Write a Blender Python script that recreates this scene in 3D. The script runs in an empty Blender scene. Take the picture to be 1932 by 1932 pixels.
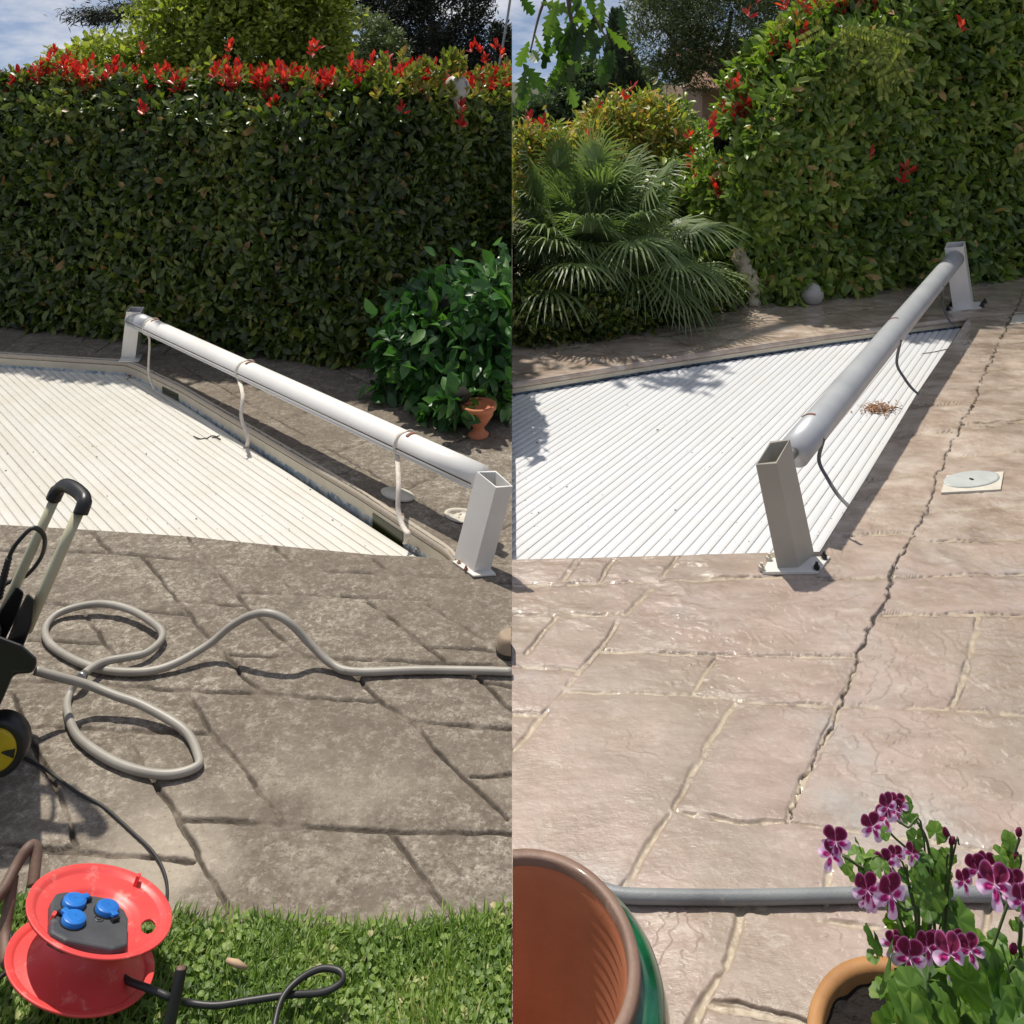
import bpy, math, random
import numpy as np
from mathutils import Vector, Matrix

random.seed(7); RNG = np.random.default_rng(11)
SC = bpy.context.scene
COL = SC.collection

# ------------------------------------------------------------ camera, world, sun, exposure
H = 1.65; F = 1550.0; Y0 = 150.0
cam = bpy.data.cameras.new('camera'); cam.sensor_width = 36; cam.lens = 36*F/1932
cam.shift_y = -(966-Y0)/1932; cam.clip_start = .05; cam.clip_end = 2000
co = bpy.data.objects.new('camera', cam); COL.objects.link(co)
co.location = (0, 0, H); co.rotation_euler = (math.radians(90), 0, 0)
SC.camera = co

SUN_A, SUN_B = .25, -.37            # shadow shift per metre of height
sv = Vector((-SUN_A, -SUN_B, 1)).normalized()
elev = math.asin(sv.z); az = math.atan2(sv.x, sv.y)
world = bpy.data.worlds.new("World"); SC.world = world; world.use_nodes = True
wn = world.node_tree.nodes; wl = world.node_tree.links; wn.clear()
sky = wn.new('ShaderNodeTexSky'); sky.sky_type = 'NISHITA'; sky.sun_disc = False
sky.sun_elevation = elev; sky.sun_rotation = az; sky.air_density = 1.0; sky.dust_density = .3; sky.ozone_density = 1.4
tc = wn.new('ShaderNodeTexCoord'); mp = wn.new('ShaderNodeMapping'); mp.inputs['Scale'].default_value = (1.6, 1.6, 5)
mp2 = wn.new('ShaderNodeMapping'); mp2.inputs['Location'].default_value = (0, 0, .42); wl.new(tc.outputs['Generated'], mp2.inputs['Vector']); wl.new(mp2.outputs[0], sky.inputs['Vector'])
nz = wn.new('ShaderNodeTexNoise'); nz.inputs['Scale'].default_value = 2.2; nz.inputs['Detail'].default_value = 9; nz.inputs['Roughness'].default_value = .58
rp = wn.new('ShaderNodeValToRGB'); rp.color_ramp.elements[0].position = .47; rp.color_ramp.elements[1].position = .72
mx = wn.new('ShaderNodeMix'); mx.data_type = 'RGBA'; mx.inputs['B'].default_value = (9.8, 9.3, 8.7, 1)
bg = wn.new('ShaderNodeBackground'); bg.inputs['Strength'].default_value = .10
wo = wn.new('ShaderNodeOutputWorld')
wl.new(tc.outputs['Generated'], mp.inputs['Vector']); wl.new(mp.outputs[0], nz.inputs['Vector']); wl.new(nz.outputs['Fac'], rp.inputs['Fac'])
wl.new(rp.outputs['Color'], mx.inputs['Factor']); wt = wn.new('ShaderNodeMix'); wt.data_type = 'RGBA'; wt.blend_type = 'MULTIPLY'; wt.inputs['Factor'].default_value = 1; wt.inputs['B'].default_value = (1.22, 1.06, .92, 1)
wl.new(sky.outputs[0], wt.inputs['A']); wl.new(wt.outputs['Result'], mx.inputs['A']); wl.new(mx.outputs['Result'], bg.inputs['Color'])
wl.new(bg.outputs[0], wo.inputs['Surface'])
sl = bpy.data.lights.new('sun', 'SUN'); sl.energy = 3.9; sl.angle = math.radians(1.2); sl.color = (1, .94, .83)
so = bpy.data.objects.new('sun', sl); COL.objects.link(so); so.location = (-3, 3, 8)
so.rotation_euler = sv.to_track_quat('Z', 'Y').to_euler()
SC.view_settings.view_transform = 'Standard'; SC.view_settings.look = 'None'
SC.view_settings.gamma = 1; SC.view_settings.exposure = 0.22

# ------------------------------------------------------------ helpers
def G(u, v, z=0.0):
    d = (H-z)*F/(v-Y0); return Vector(((u-966)/F*d, d, z))
def P(u, v, d): return Vector(((u-966)/F*d, d, H-(v-Y0)/F*d))
def link(o, parent=None):
    COL.objects.link(o)
    if parent is not None: o.parent = parent
    return o
def tag(o, label=None, cat=None, group=None, kind=None):
    if label: o['label'] = label
    if cat: o['category'] = cat
    if group: o['group'] = group
    if kind: o['kind'] = kind
    return o
def empty(name, loc, label=None, cat=None, group=None):
    o = bpy.data.objects.new(name, None); o.location = loc; o.empty_display_size = .1
    link(o); return tag(o, label, cat, group)
def mesh_obj(name, verts, faces, mat, parent=None, smooth=False, attrs=None):
    me = bpy.data.meshes.new(name)
    v = np.asarray([tuple(p) for p in verts] if not isinstance(verts, np.ndarray) else verts, dtype=np.float32)
    if parent is not None: v = v - np.asarray(parent_world(parent), dtype=np.float32)
    if isinstance(faces, np.ndarray):
        k = faces.shape[1]; n = len(faces)
        me.vertices.add(len(v)); me.vertices.foreach_set('co', v.ravel())
        me.loops.add(n*k); me.loops.foreach_set('vertex_index', faces.ravel().astype(np.int32))
        me.polygons.add(n); me.polygons.foreach_set('loop_start', np.arange(0, n*k, k, dtype=np.int32))
        me.polygons.foreach_set('loop_total', np.full(n, k, dtype=np.int32))
        me.update(calc_edges=True)
    else:
        me.from_pydata([tuple(p) for p in v], [], faces)
    if attrs:
        for nm, a in attrs.items():
            a = np.asarray(a, dtype=np.float32)
            if a.ndim == 1:
                at = me.attributes.new(nm, 'FLOAT', 'POINT'); at.data.foreach_set('value', a)
            else:
                at = me.attributes.new(nm, 'FLOAT_COLOR', 'POINT'); at.data.foreach_set('color', a.ravel())
    if smooth: me.polygons.foreach_set('use_smooth', np.ones(len(me.polygons), dtype=bool))
    me.validate(); me.update()
    if mat is not None: me.materials.append(mat)
    o = bpy.data.objects.new(name, me); return link(o, parent)
def parent_world(p):
    l = Vector((0, 0, 0))
    while p is not None: l = l + p.location; p = p.parent
    return l

# value noise --------------------------------------------------
_perm = np.random.default_rng(3).random((256, 256))
def vn(x, y):
    xi = np.floor(x).astype(int); yi = np.floor(y).astype(int); fx = x-xi; fy = y-yi
    fx = fx*fx*(3-2*fx); fy = fy*fy*(3-2*fy)
    a = _perm[xi & 255, yi & 255]; b = _perm[(xi+1) & 255, yi & 255]; c = _perm[xi & 255, (yi+1) & 255]; d = _perm[(xi+1) & 255, (yi+1) & 255]
    return (a*(1-fx)+b*fx)*(1-fy)+(c*(1-fx)+d*fx)*fy
def fbm(x, y, s, o=4, g=.5):
    r = 0; a = 1; t = 0
    for i in range(o):
        r = r+a*vn(x*s+17.3*i, y*s+9.1*i); t += a; a *= g; s *= 2.03
    return r/t

# shape builders (return verts, faces) -------------------------
def smooth_path(pts, n=8):
    pts = [Vector(p) for p in pts]; out = []
    q = [pts[0]*2-pts[1]]+pts+[pts[-1]*2-pts[-2]]
    for i in range(1, len(q)-2):
        p0, p1, p2, p3 = q[i-1:i+3]
        for k in range(n):
            t = k/n; out.append(.5*((2*p1)+(p2-p0)*t+(2*p0-5*p1+4*p2-p3)*t*t+(3*p1-p0-3*p2+p3)*t**3))
    out.append(pts[-1]); return out
def tube(pts, r, seg=12, cap=True, flat=None):
    pts = [Vector(p) for p in pts]; n = len(pts); V = []; Fc = []
    rad = [float(q_) for q_ in r] if hasattr(r, "__len__") else [float(r)]*n
    up = None
    for i, p in enumerate(pts):
        t = (pts[min(i+1, n-1)]-pts[max(i-1, 0)]); t = t.normalized() if t.length > 1e-9 else Vector((0, 0, 1))
        if up is None: up = Vector((0, 0, 1)) if abs(t.z) < .9 else Vector((1, 0, 0))
        a = t.cross(up)
        if a.length < 1e-6: a = t.orthogonal()
        a.normalize(); b = a.cross(t).normalized(); up = b
        for k in range(seg):
            an = 2*math.pi*k/seg; fx = 1 if flat is None else flat
            V.append(p+rad[i]*(math.cos(an)*a+math.sin(an)*b*fx))
    for i in range(n-1):
        for k in range(seg):
            k2 = (k+1) % seg; Fc.append((i*seg+k, i*seg+k2, (i+1)*seg+k2, (i+1)*seg+k))
    if cap: Fc.append(tuple(reversed(range(seg)))); Fc.append(tuple((n-1)*seg+k for k in range(seg)))
    return V, Fc
def merge(*parts):
    V = []; Fc = []
    for v, f in parts:
        o = len(V); V += list(v); Fc += [tuple(i+o for i in q) for q in f]
    return V, Fc
def frame(n):
    n = Vector(n).normalized(); a = n.cross(Vector((0, 1, 0))).normalized() if abs(n.y) < .95 else n.cross(Vector((1, 0, 0))).normalized()
    return a, n.cross(a).normalized()*1, n
def lathe(prof, c, n=(0, 0, 1), seg=64, closed=False):
    a, b, n = frame(n); c = Vector(c); V = []; Fc = []
    for r, z in [(float(q_[0]), float(q_[1])) for q_ in prof]:
        for k in range(seg):
            an = 2*math.pi*k/seg; V.append(c+a*(r*math.cos(an))+b*(r*math.sin(an))+n*z)
    m = len(prof)
    for i in range(m if closed else m-1):
        j = (i+1) % m
        for k in range(seg):
            k2 = (k+1) % seg; Fc.append((i*seg+k, i*seg+k2, j*seg+k2, j*seg+k))
    return V, Fc
def prism(bottom, top):
    n = len(bottom); V = [Vector(p) for p in bottom]+[Vector(p) for p in top]
    Fc = [tuple(reversed(range(n))), tuple(range(n, 2*n))]+[(i, (i+1) % n, n+(i+1) % n, n+i) for i in range(n)]
    return V, Fc
def box(c, sx, sy, sz, ax=(1, 0, 0), ay=(0, 1, 0), az=(0, 0, 1)):
    c = Vector(c); ax = Vector(ax)*sx/2; ay = Vector(ay)*sy/2; az = Vector(az)*sz/2
    b = [c-ax-ay-az, c+ax-ay-az, c+ax+ay-az, c-ax+ay-az]; return prism(b, [p+az*2 for p in b])
def bevel(o, w=.003, s=2):
    m = o.modifiers.new('bevel', 'BEVEL'); m.width = w; m.segments = s; m.limit_method = 'ANGLE'; m.angle_limit = .6; return o

# materials ----------------------------------------------------
def newmat(name):
    m = bpy.data.materials.new(name); m.use_nodes = True; nt = m.node_tree; nt.nodes.clear()
    out = nt.nodes.new('ShaderNodeOutputMaterial'); b = nt.nodes.new('ShaderNodeBsdfPrincipled')
    nt.links.new(b.outputs[0], out.inputs[0]); return m, nt, b, out
def noise_node(nt, scale, detail=6, rough=.6, vec=None, stretch=None):
    g = nt.nodes.new('ShaderNodeNewGeometry'); n = nt.nodes.new('ShaderNodeTexNoise')
    n.inputs['Scale'].default_value = scale; n.inputs['Detail'].default_value = detail; n.inputs['Roughness'].default_value = rough
    src = g.outputs['Position']
    if stretch:
        mpn = nt.nodes.new('ShaderNodeMapping'); mpn.inputs['Rotation'].default_value = (0, 0, stretch[3] if len(stretch) > 3 else 0)
        mpn.inputs['Scale'].default_value = stretch[:3]; nt.links.new(src, mpn.inputs[0]); src = mpn.outputs[0]
    nt.links.new(src, n.inputs['Vector']); return n.outputs['Fac']
def ramp(nt, fac, stops):
    r = nt.nodes.new('ShaderNodeValToRGB'); e = r.color_ramp.elements
    while len(e) < len(stops): e.new(.5)
    for i, (p, c) in enumerate(stops):
        e[i].position = p; e[i].color = (*(c if hasattr(c, '__len__') else (c, c, c)), 1)
    nt.links.new(fac, r.inputs['Fac']); return r.outputs['Color']
def mixc(nt, fac, a, b, mode='MIX'):
    m = nt.nodes.new('ShaderNodeMix'); m.data_type = 'RGBA'; m.blend_type = mode
    for k, x in (('Factor', fac), ('A', a), ('B', b)):
        if hasattr(x, 'is_linked') or hasattr(x, 'links'): nt.links.new(x, m.inputs[k])
        elif k == 'Factor': m.inputs[k].default_value = x
        else: m.inputs[k].default_value = (*x, 1)
    return m.outputs['Result']
def bump(nt, b, hgt, strength, dist):
    n = nt.nodes.new('ShaderNodeBump'); n.inputs['Strength'].default_value = strength; n.inputs['Distance'].default_value = dist
    nt.links.new(hgt, n.inputs['Height']); nt.links.new(n.outputs[0], b.inputs['Normal'])
def attr(nt, name):
    a = nt.nodes.new('ShaderNodeAttribute'); a.attribute_name = name; return a
def mat(name, c1, c2=None, rough=.5, scale=8, bumps=None, metallic=0, coat=0, spots=None):
    m, nt, b, out = newmat(name); b.inputs['Roughness'].default_value = rough; b.inputs['Metallic'].default_value = metallic
    if coat: b.inputs['Coat Weight'].default_value = coat; b.inputs['Coat Roughness'].default_value = .08
    c2 = c2 or tuple(x*.8 for x in c1)
    col = ramp(nt, noise_node(nt, scale), [(.3, c2), (.65, c1)])
    if spots:
        col = mixc(nt, ramp(nt, noise_node(nt, spots[1], 8, .7), [(spots[2], 0), (spots[2]+.12, 1)]), col, spots[0])
    nt.links.new(col, b.inputs['Base Color'])
    if bumps: bump(nt, b, noise_node(nt, bumps[0], 8, .65), bumps[1], bumps[2])
    return m
def leafmat(name, stops, rough=.35, trans=.35, tcol=None, spec=.5):
    m, nt, b, out = newmat(name); a = attr(nt, 'rnd'); col = ramp(nt, a.outputs['Fac'], stops)
    nt.links.new(col, b.inputs['Base Color']); b.inputs['Roughness'].default_value = rough; b.inputs['Specular IOR Level'].default_value = spec
    t = nt.nodes.new('ShaderNodeBsdfTranslucent'); ms = nt.nodes.new('ShaderNodeMixShader'); ms.inputs[0].default_value = trans
    tc_ = mixc(nt, 1.0, col, tcol or (1.6, 1.9, .7), 'MULTIPLY'); nt.links.new(tc_, t.inputs['Color'])
    nt.links.new(b.outputs[0], ms.inputs[1]); nt.links.new(t.outputs[0], ms.inputs[2]); nt.links.new(ms.outputs[0], out.inputs[0])
    return m

M = {}
M['hedge'] = leafmat('dark_hedge_leaf', [(0, (.022, .042, .008)), (.5, (.07, .112, .018)), (.93, (.19, .225, .04)), (1, (.24, .15, .05))], .36, .25)  # darker hedge leaf, backlit look put into the colour
M['hedge_lit'] = leafmat('lit_hedge_leaf', [(0, (.06, .11, .02)), (.5, (.17, .255, .045)), (.93, (.36, .42, .10)), (1, (.46, .30, .12))], .36, .30)  # brighter copy of the hedge leaf, lit look put into the colour
M['red'] = leafmat('young_red_leaf', [(0, (.30, .016, .016)), (.6, (.52, .045, .04)), (1, (.6, .15, .07))], .35, .4, (1.8, .8, .6))
M['yellowleaf'] = leafmat('young_yellow_leaf', [(0, (.10, .14, .03)), (.6, (.22, .24, .05)), (1, (.35, .2, .07))], .4, .4)
M['orangeleaf'] = leafmat('orange_green_leaf', [(0, (.14, .19, .04)), (.5, (.30, .34, .08)), (1, (.60, .30, .10))], .4, .35)
M['lime'] = leafmat('lime_leaf', [(0, (.13, .18, .03)), (.5, (.28, .34, .06)), (1, (.50, .52, .12))], .45, .42, (1.4, 1.5, .7))
M['darktree'] = leafmat('dark_needles', [(0, (.008, .013, .008)), (1, (.022, .032, .016))], .6, .1)
M['pine'] = leafmat('pine_needles', [(0, (.06, .085, .035)), (.6, (.14, .18, .075)), (1, (.23, .26, .11))], .6, .15)
M['cypress'] = leafmat('cypress_scale', [(0, (.045, .07, .035)), (1, (.11, .15, .075))], .6, .1)
M['oakfar'] = leafmat('far_oak_leaf', [(0, (.06, .10, .05)), (1, (.16, .22, .11))], .5, .15)
M['oak'] = leafmat('oak_leaf', [(0, (.02, .05, .01)), (.6, (.045, .10, .018)), (1, (.14, .22, .04))], .42, .4)
M['bush'] = leafmat('broad_bush_leaf', [(0, (.018, .06, .016)), (.6, (.04, .12, .028)), (1, (.10, .22, .05))], .36, .28)  # darkened to stand in for hedge shade that does not fall here
M['palm'] = leafmat('fan_palm_leaf', [(0, (.08, .115, .05)), (.5, (.19, .25, .115)), (.9, (.34, .39, .2)), (1, (.55, .5, .33))], .42, .3)
M['geranium_leaf'] = leafmat('geranium_leaf', [(0, (.035, .10, .010)), (.6, (.10, .20, .022)), (1, (.22, .29, .04))], .55, .28)
M['grass'] = leafmat('grass_blade', [(0, (.07, .14, .02)), (.5, (.19, .30, .05)), (.85, (.34, .42, .11)), (1, (.6, .52, .28))], .5, .4, (1.3, 1.5, .7))
M['core_dark'] = mat('dark_core_fill', (.02, .018, .01), (.008, .01, .005), .9, 14)  # dark colour of the added cores that block light inside foliage
M['bark'] = mat('rough_bark', (.17, .12, .09), (.07, .05, .04), .9, 12, (30, .8, .02))
M['soil'] = mat('lawn_soil', (.07, .075, .03), (.04, .04, .02), .95, 10, (60, .8, .01))
M['white_metal'] = mat('white_lacquer', (.72, .70, .66), (.62, .60, .56), .35, 4, None, 0, .15, ((.42, .30, .18), 9, .70))
M['taupe_metal'] = mat('taupe_lacquer', (.43, .40, .34), (.38, .355, .30), .38, 4, None, 0, .1, ((.3, .25, .18), 16, .74))
M['grey_tube'] = mat('grey_anodised', (.50, .51, .53), (.41, .43, .45), .38, 5, None, .25, 0, ((.3, .28, .27), 40, .72))
M['white_tube'] = mat('white_anodised', (.84, .82, .79), (.76, .74, .70), .36, 3, None, 0, .1, ((.6, .42, .36), 7, .70))
M['strap'] = mat('woven_strap', (.80, .74, .65), (.62, .54, .45), .85, 60, (300, .5, .001))
M['strap_grey'] = mat('grey_strap', (.17, .17, .17), (.11, .11, .11), .8, 60)
M['rust'] = mat('rust_mark', (.32, .15, .10), (.2, .09, .06), .8, 60)
M['black_plastic'] = mat('black_plastic', (.022, .022, .022), (.014, .014, .015), .38, 12, None, 0, 0, ((.08, .075, .07), 25, .7))
M['ivory_tube'] = mat('ivory_lacquer', (.50, .48, .33), (.42, .40, .27), .4, 6)
M['yellow'] = mat('yellow_plastic', (.62, .44, .01), (.5, .36, .01), .45, 9)
M['red_plastic'] = mat('red_plastic', (.78, .085, .08), (.70, .06, .06), .42, 9, (50, .15, .002), 0, 0, ((.84, .24, .21), 26, .56))
M['box_grey'] = mat('dark_grey_plastic', (.085, .088, .095), (.05, .052, .058), .5, 14, (120, .2, .001), 0, 0, ((.17, .17, .17), 18, .6))
M['blue'] = mat('blue_plastic', (.02, .19, .62), (.015, .14, .5), .4, 20)
M['brown_tube'] = mat('rusty_brown_tube', (.20, .12, .085), (.12, .075, .055), .6, 14, (60, .4, .003))
M['rubber'] = mat('black_rubber_cable', (.03, .03, .03), (.018, .018, .018), .45, 20, None, 0, 0, ((.1, .1, .09), 30, .66))
M['hose'] = mat('grey_hose', (.36, .335, .29), (.27, .25, .215), .45, 9, (90, .25, .001), 0, 0, ((.18, .155, .12), 16, .6))
M['hose2'] = mat('slate_hose', (.24, .255, .26), (.17, .18, .19), .42, 9, (260, .8, .001), 0, 0, ((.36, .33, .28), 22, .6))
M['terracotta'] = mat('terracotta', (.55, .20, .095), (.42, .135, .06), .75, 6, (80, .3, .002), 0, 0, ((.5, .3, .2), 9, .66))
M['terracotta_tan'] = mat('tan_terracotta', (.44, .22, .08), (.30, .14, .05), .6, 10, (80, .3, .002), 0, 0, ((.2, .1, .05), 16, .62))
M['pot_rim'] = mat('glazed_brown_rim', (.26, .16, .115), (.15, .09, .065), .55, 8, (70, .6, .002), 0, .12, ((.42, .3, .24), 13, .58))
M['green_glaze'] = mat('green_glaze', (.010, .13, .055), (.003, .035, .018), .10, 16, (26, .25, .003), 0, .8)
M['pot_soil'] = mat('potting_soil', (.022, .014, .009), (.006, .004, .003), .95, 40, (90, 1, .02), 0, 0, ((.1, .06, .035), 60, .64))
M['lid_white'] = mat('old_white_plastic', (.62, .58, .50), (.5, .46, .38), .55, 16)
M['lid_grey'] = mat('pale_grey_plastic', (.50, .52, .50), (.42, .44, .42), .4, 12)
M['stone_ball'] = mat('globe_lamp', (.48, .46, .43), (.38, .36, .33), .4, 9)
M['wall'] = mat('ochre_render', (.52, .37, .27), (.44, .31, .22), .9, 4, (40, .4, .01))
M['roof'] = mat('clay_tiles', (.36, .21, .14), (.2, .12, .09), .9, 9, (30, .6, .02))
M['dead_leaf'] = mat('dry_leaves', (.34, .16, .06), (.16, .075, .035), .8, 70)
M['speck'] = mat('debris_specks', (.07, .05, .035), (.03, .025, .02), .9, 40)
M['shoe'] = mat('beige_suede', (.35, .27, .19), (.28, .21, .15), .9, 30)
M['wood'] = mat('pale_wood', (.5, .35, .22), (.38, .25, .15), .8, 30)
M['chrome'] = mat('dull_steel', (.45, .44, .42), (.3, .29, .28), .35, 30, None, .8)
M['water'] = mat('green_water', (.035, .04, .012), (.02, .025, .008), .05, 6)

# ------------------------------------------------------------ paving
def stone_material(name, right):
    m, nt, b, out = newmat(name)
    if right:
        base = ramp(nt, noise_node(nt, 1.7, 5, .6), [(.30, (.30, .25, .20)), (.44, (.36, .29, .235)), (.54, (.41, .315, .265)), (.68, (.39, .36, .325))])
        base = mixc(nt, ramp(nt, noise_node(nt, 6, 9, .7, stretch=(1, 2.6, 1, .3)), [(.44, 0), (.66, .6)]), base, (.24, .17, .125))
        base = mixc(nt, ramp(nt, noise_node(nt, 9, 10, .72, stretch=(1, 2, 1, -.4)), [(.55, 0), (.66, .6)]), base, (.52, .45, .38))
        base = mixc(nt, ramp(nt, noise_node(nt, 80, 4, .7), [(.64, 0), (.72, .6)]), base, (.2, .15, .11))
        far = attr(nt, 'far')      # browner stone beside the pool, lightened to offset the hedge's shade
        brown = ramp(nt, noise_node(nt, 5, 8, .7, stretch=(1, 1.9, 1, .35)), [(.35, (.30, .225, .175)), (.5, (.43, .34, .275)), (.66, (.56, .48, .41))])
        base = mixc(nt, far.outputs['Fac'], base, brown); hold = base
        jc = ramp(nt, noise_node(nt, 14, 8, .75), [(.38, (.24, .19, .14)), (.48, (.46, .38, .27)), (.7, (.60, .52, .38))])
    else:
        base = ramp(nt, noise_node(nt, 2.2, 6, .65), [(.32, (.16, .132, .10)), (.5, (.225, .19, .15)), (.68, (.30, .26, .21))])
        base = mixc(nt, ramp(nt, noise_node(nt, 13, 12, .78), [(.40, .9), (.56, 0)]), base, (.125, .098, .073))
        base = mixc(nt, ramp(nt, noise_node(nt, 22, 12, .8), [(.49, 0), (.60, .6)]), base, (.45, .40, .33))
        base = mixc(nt, ramp(nt, noise_node(nt, 48, 12, .82), [(.52, 0), (.565, .6)]), base, (.52, .47, .39))
        base = mixc(nt, ramp(nt, noise_node(nt, 38, 12, .82, stretch=(1, 1.7, 1, .9)), [(.43, .75), (.475, 0)]), base, (.10, .08, .06))
        base = mixc(nt, ramp(nt, noise_node(nt, 6, 14, .82, stretch=(1, 1.6, 1, .6)), [(.44, .6), (.53, 0)]), base, (.12, .098, .075))
        base = mixc(nt, ramp(nt, noise_node(nt, 30, 12, .8, stretch=(1, 1.8, 1, -.3)), [(.40, .8), (.47, 0)]), base, (.115, .09, .067))
        base = mixc(nt, ramp(nt, noise_node(nt, 55, 9, .8, stretch=(1, 2.2, 1, .5)), [(.57, 0), (.66, .7)]), base, (.075, .058, .043))
        base = mixc(nt, ramp(nt, noise_node(nt, 1.1, 4, .6), [(.42, .45), (.58, 0)]), base, (.15, .118, .09))
        near = attr(nt, 'far')
        base = mixc(nt, near.outputs['Fac'], base, (.46, .40, .32))
        base = mixc(nt, ramp(nt, noise_node(nt, 110, 5, .7), [(.60, 0), (.70, .7)]), base, (.06, .048, .038))
        jc = ramp(nt, noise_node(nt, 20, 8, .75), [(.4, (.085, .066, .048)), (.58, (.22, .18, .14))])
    j = attr(nt, 'joint')
    jc = mixc(nt, .3 if right else .12, jc, base)
    col = mixc(nt, j.outputs['Fac'], base, jc)
    c = attr(nt, 'crack'); col = mixc(nt, c.outputs['Fac'], col, (.045, .034, .025))
    nt.links.new(col, b.inputs['Base Color'])
    if right:
        r = ramp(nt, noise_node(nt, 1.3, 5, .6), [(.38, .10), (.56, .42)])
        nt.links.new(ramp(nt, noise_node(nt, 2.1, 6, .62, stretch=(1, 1.7, 1, .2)), [(.42, .15), (.54, 1)]), b.inputs['Coat Weight']); b.inputs['Coat Roughness'].default_value = .05; b.inputs['Coat IOR'].default_value = 1.5
        nt.links.new(r, b.inputs['Roughness'])
        n1 = noise_node(nt, 10, 12, .66, stretch=(1, 2.4, 1, -.25)); n2 = noise_node(nt, 60, 8, .65)
        ad = nt.nodes.new('ShaderNodeMath'); ad.operation = 'MULTIPLY_ADD'; ad.inputs[1].default_value = .22; nt.links.new(n2, ad.inputs[0]); nt.links.new(n1, ad.inputs[2])
        bump(nt, b, ad.outputs[0], .38, .018)
    else:
        b.inputs['Roughness'].default_value = .88
        bump(nt, b, noise_node(nt, 70, 10, .7), .75, .005)
    return m
M['stoneL'] = stone_material('weathered_stamped_stone', False)
M['stoneR'] = stone_material('cleaned_stamped_stone', True)

JL = ["0,1035 208,1044 396,1060 510,1068 743,1082 906,1092 966,1098", "5,991 25,1030", "173,1003 208,1044", "352,1013 396,1060", "520,1030 560,1070", "708,1055 743,1082",
"267,1050 357,1159 396,1204 456,1273 495,1308", "396,1060 461,1137 565,1236", "510,1068 560,1117", "698,1134 842,1251", "790,1130 911,1204", "-60,1133 64,1137 357,1159", "347,1132 461,1140",
"446,1114 565,1119 743,1129 812,1132", "436,1233 619,1241 842,1251", "812,1221 931,1226", "163,1157 198,1214 235,1262", "59,1206 193,1214", "-60,1281 149,1288 347,1303 495,1308 718,1323",
"352,1308 396,1382 456,1449 535,1553", "20,1303 50,1392 84,1449 114,1499 144,1593", "59,1372 228,1377 396,1385", "238,1387 267,1449 292,1479 337,1543 376,1617 411,1682 446,1730",
"649,1248 718,1323 783,1367 852,1449 957,1543", "892,1273 966,1340", "783,1362 966,1373", "906,1288 966,1296", "337,1543 495,1553 733,1568 966,1571", "733,1568 792,1637 862,1740",
"887,1464 966,1461", "69,1603 238,1612 366,1622", "-60,1590 144,1600", "842,1251 966,1256"]
JR = ["966,1102 1223,1096 1470,1087 1678,1089 1932,1082 2200,1080", "1094,1053 1059,1097", "1155,1055 1130,1098", "1277,1048 1242,1096 1173,1164 1133,1219 1094,1263 1025,1347 966,1415",
"966,1157 1173,1157", "1049,1162 990,1233", "1133,1228 1396,1233 1614,1238", "966,1255 1094,1263", "1069,1303 1297,1310 1396,1320 1584,1330 1787,1335 1932,1345 2200,1350",
"1351,1243 1307,1308", "1847,1164 1817,1273 1792,1333", "1663,1157 1932,1159 2200,1162", "1386,1328 1351,1382 1312,1449 1272,1528 1223,1588 1188,1657 1120,1740", "966,1345 1015,1347",
"1272,1533 1421,1556 1485,1551 1604,1568 1867,1603 2000,1622", "1401,1717 1371,1806 1332,1885 1300,1960", "1411,1712 1559,1736 1668,1751 1800,1790", "1564,1647 1555,1736", "1342,1895 1495,1925 1560,1945", "1876,1600 1857,1766",
"1688,825 1797,812 1932,795", "1836,700 1932,690", "1748,966 1932,950", "1640,905 1748,893", "1590,1010 1718,1004", "1700,768 1836,756", "1760,690 1866,679", "1805,800 1932,788", "1850,738 1960,724", "1890,648 1960,640", "1788,862 1932,850", "1760,1020 1932,1016", "1614,1263 1584,1323 1569,1367 1535,1441 1525,1459 1500,1513 1485,1550"]
CRACK = ["1748,966 1718,1020 1683,1085 1663,1139 1634,1214 1614,1263 1584,1323 1569,1367 1535,1441 1525,1459 1500,1513 1485,1550", "1748,966 1772,894 1797,830 1837,760 1867,681 1916,582 1935,540"]
def segs(lines):
    out = []
    for l in lines:
        p = [tuple(map(float, q.split(','))) for q in l.split()]
        w = [G(u, v) for u, v in p]; out += [(w[i].x, w[i].y, w[i+1].x, w[i+1].y) for i in range(len(w)-1)]
    return out
def segdist(x, y, S):
    d = np.full(x.shape, 9.0)
    for x0, y0, x1, y1 in S:
        dx, dy = x1-x0, y1-y0; L = dx*dx+dy*dy+1e-12
        m = (x > min(x0, x1)-.06) & (x < max(x0, x1)+.06) & (y > min(y0, y1)-.06) & (y < max(y0, y1)+.06)
        if not m.any(): continue
        t = np.clip(((x[m]-x0)*dx+(y[m]-y0)*dy)/L, 0, 1)
        d[m] = np.minimum(d[m], np.hypot(x[m]-x0-t*dx, y[m]-y0-t*dy))
    return d
def sst(a, b, x): t = np.clip((x-a)/(b-a), 0, 1); return t*t*(3-2*t)
SL, SR, SCR = segs(JL), segs(JR), segs(CRACK)
def polyv(pts): a = np.array([[float(x) for x in q.split(',')] for q in pts.split()]); return lambda u: np.interp(u, a[:, 0], a[:, 1])
EL = polyv("-900,975 0,990 173,1000 352,1012 520,1029 708,1047 790,1050 862,1058 966,1066")
BL = polyv("-900,610 0,666 238,681 262,690 299,709 341,729 487,815 674,925 845,1036 862,1058 966,1066")
GRASS = polyv("-900,1640 0,1700 300,1730 500,1745 620,1757 770,1752 860,1742 966,1715")
ER = polyv("966,1056 1094,1053 1277,1048 1430,1043 1548,1041 1601,956 1728,745 1817,614 1827,599 2900,500")
BR = polyv("966,724 1193,687 1371,660 1569,631 1718,612 1827,599 2900,500")
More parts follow.
